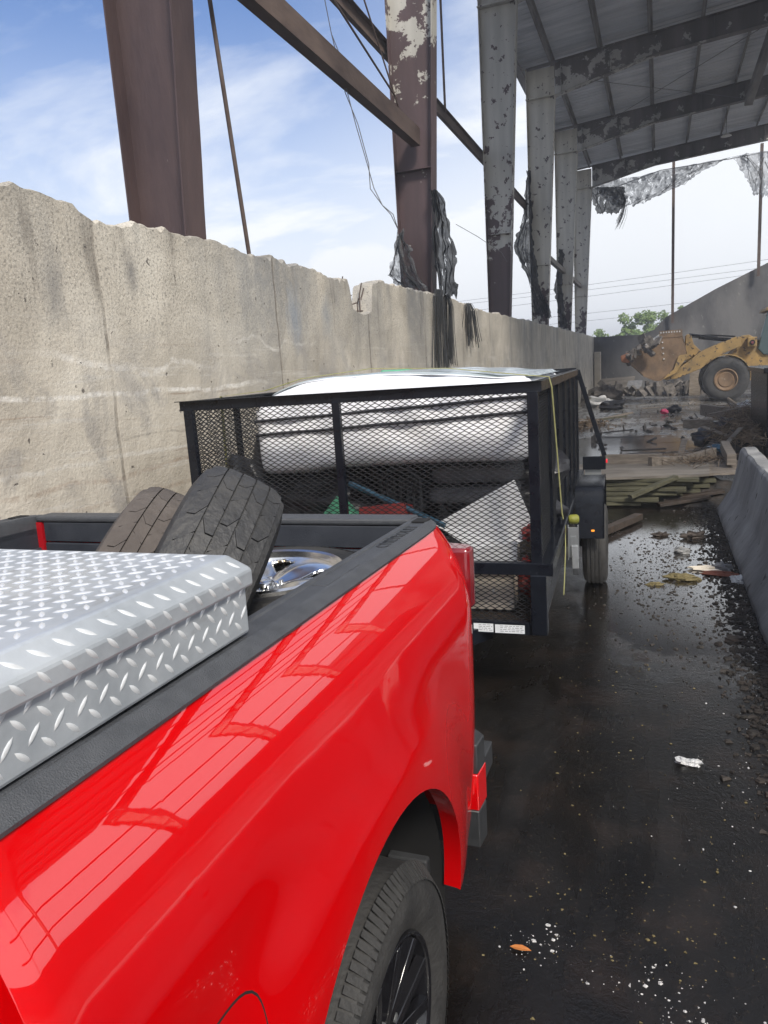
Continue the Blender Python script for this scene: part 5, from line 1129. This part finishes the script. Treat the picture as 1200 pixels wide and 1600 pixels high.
# ------------------------------------------------------------------ concrete barrier
def barrier(y0, y1, x0, label):
    prof = [(0, 0), (0, .07), (.14, .30), (.215, .62), (.235, .78), (.26, .81), (.38, .81), (.405, .78), (.425, .62), (.50, .30), (.64, .07), (.64, 0)]
    t = thing('concrete_barrier', (x0 + .32, (y0 + y1) / 2, 0), label, 'barrier', 'concrete barriers on the right')
    ny_ = 70; m = MB(); sub = []
    for a, b in zip(prof, prof[1:]):
        for k in range(4): sub.append((a[0] + (b[0] - a[0]) * k / 4, a[1] + (b[1] - a[1]) * k / 4))
    sub.append(prof[-1]); n = len(sub)
    vs = []
    for i in range(ny_ + 1):
        y = y0 + (y1 - y0) * i / ny_
        for x, z in sub:
            e = .010 * mn.noise(V((x * 9, y * 3, z * 9))) + .006 * mn.noise(V((x * 30, y * 11, z * 30)))
            ch = .05 * max(0, 1 - min(y - y0, y1 - y) / .08) * (1 if z > .4 else .3) * (.5 + abs(mn.noise(V((y * 7, z * 7, 2)))))
            vs.append((x0 + x + e + (.0), y, max(0, z - ch * .8 + e * (1 if z > .05 else 0))))
    m.add(vs, [(i * n + j, (i + 1) * n + j, (i + 1) * n + j + 1, i * n + j + 1) for i in range(ny_) for j in range(n - 1)] + [tuple(range(n)), tuple(ny_ * n + j for j in range(n))[::-1]])
    obj('barrier_body', m, M['barrier'], t, smooth=45)
barrier(4.4, 9.75, .68, 'grey concrete road barrier with rounded worn end at the right edge')
barrier(-1.2, 4.2, .80, 'grey concrete road barrier beside the camera, nearer than the other')
# dark bin behind the barrier
t = thing('steel_bin', (2.05, 15.5, 0), 'dark steel waste bin at the right edge behind the barrier', 'bin')
m = MB(); m.prism([(1.75, .0), (3.5, .0), (3.6, 1.6), (1.72, 1.6)], 14.2, 16.6); obj('bin_body', m, M['black'], t, bevel=.02)
m = MB(); m.box((1.66, 14.14, 1.53), (3.66, 16.66, 1.62)); obj('rim_rail', m, M['black'], t, bevel=.01)
for x in (1.8, 2.25, 2.7, 3.15): m = MB(); m.box((x, 14.12, .05), (x + .08, 14.19, 1.52)); obj('rib', m, M['black'], t, bevel=.005)

# ------------------------------------------------------------------ wheel loader (side on, facing left)
ld = thing('wheel_loader', (4.5, 34, 0), 'grimy yellow wheel loader with raised rusty bucket facing left', 'wheel loader')
bk = [(-1.22, 1.84), (-.96, 1.52), (-.59, 1.17), (-.17, .96), (.04, .95), (.62, 1.32), (1.05, 1.82), (.92, 2.35), (.79, 2.85), (.13, 2.66), (-.02, 2.66), (-.60, 2.30)]
for y in (32.45, 35.75): pass
bo = bpy.data.objects.new('bucket', None); COL.objects.link(bo); bo.parent = ld; bo['_loc'] = (4.5, 34, 0)
def lpart(name, m, mt, parent=ld, **k): 
    return obj(name, m, mt, parent, **k)
for a in (32.42, 35.73): m = MB(); m.prism(bk, a, a + .05); lpart('side_plate', m, M['bucket'], bo)
m = MB(); sh = [(-1.26, 1.86), (-.98, 1.50), (-.60, 1.14), (-.18, .93), (.06, .92), (.64, 1.29), (1.08, 1.82), (.95, 2.36), (.81, 2.87)]
pl_ = sh + [(x - .05, z + .04) for x, z in sh[::-1]]
for i in range(len(sh) - 1):
    a, b = sh[i], sh[i + 1]; m.prism([a, b, (b[0] - .05, b[1] + .045), (a[0] - .02, a[1] + .045)], 32.42, 35.78)
lpart('shell', m, M['bucket'], bo)
m = MB(); m.box((.0, 32.40, 2.62), (.86, 32.44, 2.90)); lpart('spill_guard', m, M['bucket'], bo)
m = MB()
for k in range(8): m.box((.04 + .10 * k, 32.385, 2.80), (.085 + .10 * k, 32.40, 2.86))
for k in range(4): m.tube([(.12 + .02 * k, 32.38, 2.45 - .22 * k), (.12 + .02 * k, 32.42, 2.45 - .22 * k)], .03, 8)
lpart('bolts', m, M['foam'], bo)
m = MB()
for k in range(6): y = 32.5 + .62 * k; m.prism([(-1.24, 1.9), (-1.45, 2.0), (-1.2, 1.80)], y, y + .16)
lpart('teeth', m, M['bucket'], bo)
m = MB(); m.prism([(.55, 1.35), (.72, 1.85), (.78, 1.9), (1.12, 1.93), (1.0, 1.75), (.62, 1.20), (.15, .98), (.3, 1.15)], 32.3, 32.42); lpart('bucket_bracket', m, M['catyellow'], bo)
arm = [(.09, 1.04), (.8, 1.42), (1.53, 1.95), (2.3, 2.26), (2.82, 2.47), (3.01, 2.45), (3.04, 2.1), (2.35, 1.84), (1.59, 1.32), (.69, .97), (.24, .93)]
for a, b in ((32.75, 32.95), (34.75, 34.95)): m = MB(); m.prism(arm, a, b); lpart('lift_arm', m, M['catyellow'], bevel=.02)
m = MB(); m.prism([(1.01, 2.65), (1.06, 2.72), (1.21, 2.68), (1.32, 2.3), (1.62, 1.98), (1.3, 1.78), (1.0, 1.65)], 33.2, 34.4); m.prism([(1.3, 1.9), (1.5, 1.6), (1.7, 1.9)], 33.0, 34.7); lpart('tilt_lever', m, M['catyellow'], bevel=.02)
m = MB(); m.tube([(1.14, 33.3, 2.70), (2.2, 33.3, 2.50)], .05, 10); m.tube([(1.5, 33.3, 2.56), (2.9, 33.3, 2.32)], .075, 10); lpart('tilt_cylinder', m, M['black'], smooth=40)
m = MB(); m.tube([(1.2, 33.25, 2.6), (1.9, 33.25, 2.52), (2.7, 33.25, 2.42)], .03, 8); m.tube([(1.3, 33.8, 2.66), (2.0, 33.8, 2.62), (2.9, 33.8, 2.5)], .03, 8); lpart('hydraulic_hose', m, M['black2'], smooth=40)
m = MB(); m.prism([(2.3, .75), (3.47, .72), (4.04, .69), (4.1, 1.6), (3.68, 1.95), (3.6, 2.35), (3.33, 2.53), (3.04, 2.49), (2.95, 2.1), (2.6, 1.7), (2.3, 1.3)], 33.1, 34.9); lpart('front_frame', m, M['catyellow'], bevel=.03)
for a in (32.65, 35.0):
    m = MB(); arc = [(2.48 + .95 * cos(t_), .9 + .93 * sin(t_)) for t_ in [pi * .78 - pi * .80 * k / 10 for k in range(11)]]
    m.prism(arc + [(2.48 + (x - 2.48) * .95, .9 + (z - .9) * .95) for x, z in arc[::-1]], a, a + .55)
    lpart('fender', m, M['catyellow'])
m = MB(); m.box((3.25, 32.68, 2.05), (3.58, 33.08, 2.42)); hl = lpart('lamp_housing', m, M['catyellow'], bevel=.03); 
m = MB(); m.tube([(3.41, 32.64, 2.21), (3.41, 32.70, 2.21)], .10, 16); lpart('headlamp', m, M['black2'], smooth=40)
m = MB(); m.tube([(3.41, 32.62, 2.21), (3.41, 32.66, 2.21)], .055, 14); lpart('headlamp_glass', m, M['redlamp'] if False else M['lens'], smooth=40)
m = MB(); m.prism([(3.85, 1.7), (3.64, 1.95), (3.72, 2.35), (3.95, 3.35), (5.4, 3.4), (5.45, 1.7)], 33.0, 34.9); lpart('cab', m, M['glass'], bevel=.04)
m = MB(); m.prism([(3.88, 3.38), (3.9, 3.52), (5.5, 3.55), (5.5, 3.40)], 32.9, 35.0); lpart('cab_roof', m, M['catyellow'], bevel=.03)
m = MB(); m.prism([(5.47, 1.0), (5.47, 2.55), (7.9, 2.35), (8.25, 1.9), (8.25, 1.0)], 33.0, 34.9); m.prism([(4.1, .7), (8.3, .75), (8.3, 1.1), (4.1, 1.2)], 33.1, 34.8); lpart('engine_hood', m, M['catyellow'], bevel=.05)
for x in (2.48, 6.6):
    for y in (32.72, 35.28):
        wh = bpy.data.objects.new('wheel', None); COL.objects.link(wh); wh.parent = ld; wh['_l'] = 1; wh.location = (x - 4.5, y - 34, .83); wh.rotation_euler = (0, 0, pi / 2 if y > 34 else -pi / 2)
        if x == 2.48 and y < 34:
            m = tyre(.845, .44, .62, None, 22, .03, inside=False, seed=9); 
            for k in range(20):
                a = 2 * pi * k / 20; m.tube([(.300, .69 * cos(a), .69 * sin(a)), (.318, .69 * cos(a), .69 * sin(a))], .035, 8)
            ty0 = obj('tyre', m, M['loadtyre'], wh, smooth=35)
            m = MB(); m.lathe([(.44, .20), (.44, .29), (.40, .30), (.36, .24), (.30, .22), (.27, .25), (.2, .24), (0, .24)], 36); rm0 = obj('rim', m, M['bucket'], wh, smooth=35)
        else:
            for s0 in (ty0, rm0): c = s0.copy(); COL.objects.link(c); c.parent = wh
# bucket load
random.seed(5)
def heap(name, pts, mt, label, cat='debris', n=60, s=(.1, .3), kind=None):
    m = MB()
    for i in range(n):
        a = random.choice(pts); c = V(a[:3]) + V((random.gauss(0, a[3]), random.gauss(0, a[4]), abs(random.gauss(0, a[5])))); m_ = Euler((random.uniform(0, 6), random.uniform(0, 6), random.uniform(0, 6))).to_matrix().to_4x4(); m_.translation = c
        q = random.uniform(*s); m.box((-q, -q * random.uniform(.2, .8), -q * .12), (q, q * random.uniform(.2, .8), q * random.uniform(.05, .5)), m_)
    return single(name, m, mt, label, cat, kind=kind)
heap('bucket_rubble', [(-.75, 34, 2.05, .2, 1.2, .1), (-.3, 34, 2.3, .2, 1.2, .15), (-1.1, 34, 1.85, .1, 1.0, .1)], M['rubble'], 'mixed rubble heaped in the loader bucket', 'rubble', 120, (.08, .28), kind='stuff')
m = MB(); m.prism([(-1.45, 1.75), (-1.5, 2.02), (-1.2, 2.12), (-.98, 1.95), (-1.15, 1.72)], 32.4, 33.4); single('clay_block', m, pm('orange_clay', (.32, .13, .07), (.42, .2, .12), 5, .8, bump=.5), 'orange-brown chunk hanging over the bucket lip', 'chunk', bevel=.05)
m = MB(); m.prism([(-.55, 2.42), (.05, 2.82), (.3, 2.86), (.0, 2.68), (-.5, 2.34)], 32.6, 34.6); single('white_sheet', m, M['foam'], 'crumpled white sheet on top of the bucket load', 'sheet')

# ------------------------------------------------------------------ debris
def plank(p, q, w_, h, mt, label, name='wood_plank', cat='plank', group=None, up=(0, 0, 1), warp=0):
    p, q = V(p), V(q); m = MB(); n = 10; d = (q - p).normalized(); x = d.cross(V(up)).normalized(); u = x.cross(d); vs = []
    for i in range(n + 1):
        c = p.lerp(q, i / n) + u * (warp * sin(pi * i / n)) + x * .006 * mn.noise(V((i * .7, p.x * 9, p.y * 9)))
        for a, b in ((-1, -1), (1, -1), (1, 1), (-1, 1)): vs.append(c + x * a * w_ / 2 + u * b * h / 2)
    m.add(vs, [(i * 4 + j, i * 4 + (j + 1) % 4, (i + 1) * 4 + (j + 1) % 4, (i + 1) * 4 + j) for i in range(n) for j in range(4)] + [(3, 2, 1, 0), tuple(n * 4 + j for j in range(4))])
    return single(name, m, mt, label, cat, group, bevel=.004)
G = 'planks of the stacked wood'
# stack of green planks: layers with staggered right ends
lays = [(-1.15, -.22, 10.12, .03), (-1.2, .0, 10.18, .085), (-1.1, .22, 10.26, .14), (-1.15, .34, 10.34, .195), (-1.05, .42, 10.42, .25), (-1.1, .5, 10.48, .30)]
wn_ = ['bottom', 'second', 'third', 'fourth', 'fifth', 'top']
for i, (a, b, y, z) in enumerate(lays):
    plank((a, y, z), (b, y + .06 * (-1) ** i, z + .01), .16, .045, M['greenwood'], '%s greenish plank in the front of the wood stack' % wn_[i], group=G, warp=.01)
    if i < 5: plank((a + .1, y + .35, z), (b + .3, y + .38, z), .30, .045, M['greenwood'], '%s wide board in the second row of the wood stack' % wn_[i], group=G)
plank((-.35, 9.98, .16), (.22, 10.35, .36), .10, .05, M['greenwood'], 'greenish plank lying slantwise on the wood stack')
for i, (a, b, l) in enumerate((((.0, 10.1, .03), (.62, 10.3, .10), 'front'), ((.05, 10.35, .05), (.8, 10.5, .14), 'middle'), ((.1, 10.7, .08), (.86, 10.75, .18), 'rear'))):
    plank(a, b, .14, .04, M['darkwood'], 'soaked dark board jutting right from the stack, %s one' % l)
# plywood sheets
def sheet(pts, th, mt, label, name='plywood_sheet', cat='plywood', warp=.02):
    m = MB(); A, B, C_, D = [V(p) for p in pts]
    for z in (0, -th): m.grid(lambda u, v_: A.lerp(B, u).lerp(D.lerp(C_, u), v_) + V((0, 0, z + warp * mn.noise(V((u * 3, v_ * 2, 1))))), 14, 6)
    n = 7; k = 15 * 7
    for i in range(14): m.f += [(i * 7, (i + 1) * 7, k + (i + 1) * 7, k + i * 7), (i * 7 + 6, k + i * 7 + 6, k + (i + 1) * 7 + 6, (i + 1) * 7 + 6)]; m.mi += [0, 0]
    for j in range(6): m.f += [(j, k + j, k + j + 1, j + 1), (14 * 7 + j, 14 * 7 + j + 1, k + 14 * 7 + j + 1, k + 14 * 7 + j)]; m.mi += [0, 0]
    return single(name, m, mt, label, cat)
sheet([(-1.25, 10.18, .37), (.63, 10.5, .37), (.70, 11.75, .36), (-1.35, 11.7, .36)], .03, M['ply'], 'large dirty plywood sheet lying flat on the wood stack')
sheet([(.60, 10.72, .345), (1.08, 10.85, .34), (1.10, 12.1, .34), (.64, 12.0, .345)], .03, M['wood'], 'smaller plywood sheet right of the large one')
plank((-.85, 11.75, .43), (.05, 11.72, .43), .12, .14, M['wood'], 'long timber beam along the back of the plywood', 'timber_beam', 'beam')
plank((-.12, 11.35, .43), (.78, 12.0, .47), .10, .15, M['wood'], 'curved timber beam ending on the plywood', 'timber_beam', 'beam', warp=-.05)
plank((.95, 11.2, .46), (.96, 12.6, .50), .12, .15, M['wood'], 'square timber post pointing at the camera on the smaller sheet', 'timber_beam', 'beam')
plank((1.05, 20.8, .5), (2.0, 18.5, .45), .12, .28, M['wood'], 'long timber on top of the brush heap', 'timber_beam', 'beam')
plank((.55, 18.5, .35), (1.2, 18.3, .35), .2, .2, M['wood'], 'short timber at the left of the blue-black bags', 'timber_beam', 'beam')
plank((-.62, 8.3, .05), (-.22, 9.25, .05), .10, .075, M['darkwood'], 'short soaked beam in front of the wood stack', 'timber_beam', 'beam')
rod([(2.55, 32.2, .1), (2.5, 27, .1), (2.62, 23, .35)], .05, M['wood'], 'long thin branch on the ground before the loader wheel', 'branch', 'branch')
plank((-1.9, 24.3, .05), (-.85, 26.2, .12), .12, .05, M['wood'], 'loose plank on the floor near the trailer rear')
plank((-1.7, 24.0, .1), (-1.0, 24.9, .1), .12, .05, M['greenwood'], 'greenish loose plank on the floor near the trailer rear')
random.seed(77)
for i, l in enumerate(('pale lath sticking out of the brush heap, nearest the plywood', 'thin board leaning on the dark mound behind the timber post', 'short pale board lying left of the brush heap', 'broken board lying flat in the middle of the yard puddle', 'long pale lath crossing the brush heap', 'splintered board at the left of the plywood back edge', 'small board end sticking up behind the curved beam', 'loose dark board behind the trailer brace', 'thin lath lying on the yard floor toward the loader bucket')):
    x, y, z, ln, an, tl2 = [(1.05, 15.2, .45, .9, 2.2, .2), (1.2, 14.2, .45, .8, 1.1, .35), (.45, 15.6, .06, .7, .4, .02), (-.3, 16.2, .04, .9, .2, .0), (1.7, 17.5, .75, 1.6, .5, .12), (-.9, 12.6, .25, .7, .9, .2), (.35, 12.7, .45, .45, 1.3, .7), (-1.1, 20.0, .08, 1.0, .25, .05), (.2, 29.5, .05, 1.6, .15, .02)][i]
    d = V((cos(an) * cos(tl2), sin(an) * cos(tl2), sin(tl2))) * ln / 2; c = V((x, y, z)); plank(c - d, c + d, random.uniform(.06, .12), .025, M[['wood', 'ply', 'wood', 'darkwood', 'wood', 'ply', 'wood', 'darkwood', 'wood'][i]], l)
# heaps
def mound(cx, cy, rx, ry, h, mt, label, name='debris_mound', seed=1, cat='heap', kind=None):
    m = MB(); n = 40
    def fn(u, v_):
        x, y = (u * 2 - 1), (v_ * 2 - 1); r = min(1, sqrt(x * x + y * y)); q = V((cx + x * rx, cy + y * ry, 0))
        z = h * (1 - r * r) * (.75 + .7 * mn.noise(q * 1.6 + V((seed, 0, 0)))) + .07 * mn.noise(q * 7) * (1 - r) - .03 * (r > .98)
        return V((q.x, q.y, max(-.03, z)))
    m.grid(fn, n, n); return single(name, m, mt, label, cat, kind=kind, smooth=40)
mound(1.9, 18.4, 1.2, 2.0, .62, M['soil'], 'dark mound of brush and soil behind the barrier', seed=3, kind='stuff')
mound(1.5, 15.6, .8, 1.4, .5, M['soil'], 'low dark mound right behind the plywood', seed=4, kind='stuff')
mound(.55, 11.0, .7, .9, .28, M['soil'], 'wet dark rubble between the wood stack and the barrier', seed=5, kind='stuff')
def twigs(boxes, n, mt, label, L_=(.15, .6), r=.008, name='brush_pile', seed=1):
    random.seed(seed); m = MB()
    for i in range(n):
        b = random.choice(boxes); c = V((random.gauss(b[0], b[3]), random.gauss(b[1], b[4]), b[2] + abs(random.gauss(0, b[5])))); d = V((random.gauss(0, 1), random.gauss(0, 1), random.gauss(0, .45))).normalized() * random.uniform(*L_) / 2
        k = V((random.gauss(0, .03), random.gauss(0, .03), .02)); m.tube([c - d, c + k, c + d], [r, r * .8, r * .4], 4, caps=False)
    return single(name, m, mt, label, 'brush', kind='stuff')
twigs([(2.1, 18.3, .42, .32, .9, .15), (1.75, 17.0, .35, .32, .7, .12), (1.55, 15.2, .3, .25, .5, .12)], 1900, M['brush'], 'tangled heap of dry twigs and brush behind the barrier', (.12, .55), .008, seed=2)
twigs([(.5, 14.2, .03, .4, .5, .06), (.6, 11.6, .4, .3, .2, .03), (-.3, 13.0, .05, .4, .4, .05)], 230, M['brush'], 'thin scattered twigs and laths behind the plywood', (.12, .5), .006, 'scattered_brush', seed=3)
twigs([(-2.0, 23.0, .0, .35, .9, .06)], 220, M['brush'], 'small heap of leaves and twigs at the trailer rear corner', (.08, .3), .02, 'leaf_heap', seed=4)
for c, r_, mt, l, s_ in (((.95, 16.6, .22), (.30, .35, .20), M['blackcloth'], 'blue-black plastic bag on the brush heap', 3), ((1.35, 17.0, .42), (.24, .3, .15), M['blackcloth'], 'second dark plastic bag behind the first on the brush heap', 4), ((-1.74, 30.0, .15), (.45, .4, .2), M['blackcloth'], 'black bag lying on the yard floor by the left wall', 5), ((.48, 27, .12), (.22, .2, .13), M['blackcloth'], 'small black bundle beside the pink ball', 6), ((-2.35, 32, .2), (.5, .4, .25), M['foam'], 'white bundle beside the black bag by the left wall', 7), ((-2.2, 34, .3), (.6, .8, .45), M['rubble'], 'grey rubble heap at the foot of the left wall', 8), ((.17, 26.3, .1), (.12, .12, .09), M['pink'], 'bright pink ball on the yard floor', 9), ((2.9, 24.5, .15), (.35, .4, .22), M['blackcloth'], 'black bag on the floor left of the steel bin', 10), ((2.1, 21, .45), (.25, .3, .2), M['foam'], 'pale bag at the right end of the brush heap', 11), ((1.0, 14.0, .30), (.16, .16, .07), M['blue'], 'small blue plastic bag behind the timber post', 12)):
    m = MB(); m.blob(c, r_, s_, .3, 2.3, 14, 20); single('rubbish_bag' if 'bag' in l else ('ball' if 'ball' in l else 'rubbish_bundle'), m, mt, l, 'ball' if 'ball' in l else 'rubbish', smooth=70)
random.seed(11)
heap('wall_rubble', [(-2.2, 41, .0, .9, 1.0, .25), (-.2, 40.5, 0, 1.2, 1.0, .2), (1.2, 39.5, 0, .8, .8, .2), (-2.6, 36, 0, .5, 1.2, .15)], M['rubble'], 'broken boards and rubble along the foot of the end wall', 'rubble', 170, (.08, .42), kind='stuff')
heap('white_scraps', [(.9, 41, 0, 1.0, .5, .05), (-1.0, 41.2, 0, .8, .4, .05)], M['foam'], 'pale scraps strewn in front of the end wall', 'scraps', 50, (.08, .22), kind='stuff')
sheet([(-3.0, 41.5, .1), (-1.3, 41.2, .1), (-1.2, 41.8, .95), (-2.9, 42.0, .9)], .05, M['ply'], 'brown board leaning on rubble near the cream post', 'leaning_board', 'board')
sheet([(-1.7, 40.4, .1), (-.9, 40.4, .1), (-.8, 40.9, .75), (-1.5, 40.9, .75)], .04, M['grey'], 'grey board leaning in the rubble under the bucket', 'leaning_board', 'board')
sheet([(1.3, 37.5, .05), (1.8, 37.5, .05), (1.75, 37.7, 1.2), (1.35, 37.7, 1.15)], .04, M['wood'], 'upright tan board behind the loader wheel', 'leaning_board', 'board')
heap('yard_scraps', [(-.5, 30, 0, 1.6, 4, .02), (1.5, 24, 0, 1.2, 3, .02), (-1.2, 20, 0, .8, 2.5, .02)], M['rubble'], 'small scraps strewn over the wet yard floor', 'scraps', 110, (.03, .12), kind='stuff')
# gritty dirt along the barrier
def bits(name, n, fn, mt, label, s=(.004, .02), flat=.4):
    m = MB()
    for i in range(n):
        x, y = fn(); q = random.uniform(*s) * random.choice((.4, .5, .6, .8, 1.1, 1.7)); a = random.uniform(0, 6.28); k = random.choice((3, 4, 5)); sq = random.uniform(.6, 2.0); vs = []
        for lv in (0, 1):
            for j in range(k): b = a + 2 * pi * j / k + random.uniform(-.3, .3); vs.append((x + cos(b) * q * (1 - .35 * lv) * sq, y + sin(b) * q * 1.2 * (1 - .35 * lv), gz(x, y) + (-.003 if not lv else q * flat)))
        m.add(vs, [tuple(range(k, 2 * k))] + [(j, (j + 1) % k, k + (j + 1) % k, k + j) for j in range(k)])
    return single(name, m, mt, label, 'grit', kind='stuff', keep=True)
random.seed(31)
bits('dark_grit', 6500, lambda: (.68 - abs(random.gauss(0, .13)), random.uniform(3.0, 10.2)), M['soil'], 'dark grit and crumbs along the foot of the barrier', (.003, .014), .6)
bits('white_crumbs', 650, lambda: (lambda c: (c[0] + random.gauss(0, c[2]), c[1] + random.gauss(0, c[3])))(random.choice([(.5, 4.0, .13, .7), (.52, 3.2, .12, .5), (.0, 2.12, .10, .06), (-.36, 2.2, .07, .06), (.38, 1.85, .10, .06), (.42, 1.78, .08, .04), (.15, 2.0, .06, .04), (.3, 3.0, .2, .5), (.55, 5.2, .08, .5)])), M['foam'], 'white foam crumbs scattered on the wet ground', (.0012, .0045), .5)
bits('tan_grit', 600, lambda: (lambda c: (c[0] + random.gauss(0, c[2]), c[1] + random.gauss(0, c[3])))(random.choice([(-.25, 3.4, .18, .5), (-.3, 2.5, .15, .25), (.0, 2.35, .2, .12), (.35, 2.8, .2, .25), (-.1, 4.4, .2, .5)])), M['stone'], 'tan grit specks on the wet ground beside the truck', (.0015, .004), .5)
bits('wet_grit', 3000, lambda: (lambda a: (.1 + a[0] * .5, 7.0 + a[1] * 1.5))((random.gauss(0, .55), random.gauss(0, .75))), M['soil'], 'dark fine grit speckled over the bright wet ground', (.002, .008), .6)
heapb = []
for c, r_, mt, l, nm in (((.145, 3.55, .012), (.062, .03, .018), M['foam'], 'white foam chunk lying alone on the wet ground', 'foam_chunk'), ((.20, 6.75, .02), (.13, .06, .04), M['stone'], 'largest mossy stone on the bright wet ground', 'stone'), ((-.02, 6.56, .01), (.07, .03, .018), M['stone'], 'small flat stone left of the largest mossy stone', 'stone'), ((.36, 8.35, .03), (.11, .07, .05), M['darkwood'], 'dark brown clod at the edge of the bright puddle', 'clod'), ((.03, 8.45, .02), (.09, .04, .03), M['darkwood'], 'flat dark chip in the middle of the bright puddle', 'chip'), ((.22, 7.7, .03), (.07, .05, .04), M['barrier'], 'round grey stone by the debris at the barrier', 'stone'),
        ((.42, 7.1, .02), (.13, .05, .025), M['card'], 'cream paper cup sleeve by the barrier foot', 'paper_scrap'), ((.55, 7.1, .04), (.07, .06, .05), M['grey'], 'crumpled clear grey plastic by the barrier foot', 'plastic_scrap'), ((.64, 6.75, .03), (.06, .09, .03), M['foam'], 'white crumpled paper against the barrier foot', 'paper_scrap'), ((.78, 10.9, .06), (.09, .06, .05), M['yellow'], 'yellow plastic piece behind the barrier end', 'plastic_scrap'), ((.86, 10.6, .05), (.06, .06, .05), M['foam'], 'white bottle cap pile behind the barrier end', 'plastic_scrap'), ((.52, 6.95, .01), (.15, .06, .02), pm('red_brown_rag', (.12, .035, .02), (.18, .06, .04), 6, .8), 'red-brown rag under the papers at the barrier foot', 'rag'), ((.5, 5.3, .01), (.07, .04, .02), M['darkwood'], 'small dark clod near the right picture edge', 'clod')):
    c = (c[0], c[1], gz(c[0], c[1]) + r_[2] * .35); m = MB(); m.blob(c, r_, c[0] * 13 + c[1], .36, 1.9, 12, 18); single(nm, m, mt, l, nm.replace('_', ' '), smooth=18)
m = MB(); Lc = V((-.435, 2.165, .004)); m.add([Lc + V((a * .034, b * .011, c_)) for a, b, c_ in ((-1, 0, 0), (-.5, -.8, .002), (.2, -1, .003), (.8, -.5, .002), (1.15, 0, .0), (.8, .5, .004), (.2, 1, .006), (-.5, .8, .004), (0, 0, .001))], [(0, 1, 8), (1, 2, 8), (2, 3, 8), (3, 4, 8), (4, 5, 8), (5, 6, 8), (6, 7, 8), (7, 0, 8)])
o = single('fallen_leaf', m, M['leafm'], 'small orange fallen leaf on the ground beside the truck wheel', 'leaf'); sm = o.modifiers.new('s', 'SOLIDIFY'); sm.thickness = .0012
# ------------------------------------------------------------------ haze: dusty air
hm_ = bpy.data.materials.new('dusty_air'); hm_.use_nodes = True; ht = hm_.node_tree; ht.nodes.clear()
hv = ht.nodes.new('ShaderNodeVolumePrincipled'); hv.inputs['Density'].default_value = HAZE; hv.inputs['Color'].default_value = (.90, .93, 1, 1); hv.inputs['Anisotropy'].default_value = .25
ho = ht.nodes.new('ShaderNodeOutputMaterial'); ht.links.new(hv.outputs[0], ho.inputs['Volume'])
m = MB(); m.box((-310, -130, -1.0), (310, 410, 15.2)); props(obj('haze', m, hm_), kind='stuff')
# drop helper keys
for o in bpy.data.objects:
    for k in ('_l', '_loc'):
        if k in o: del o[k]
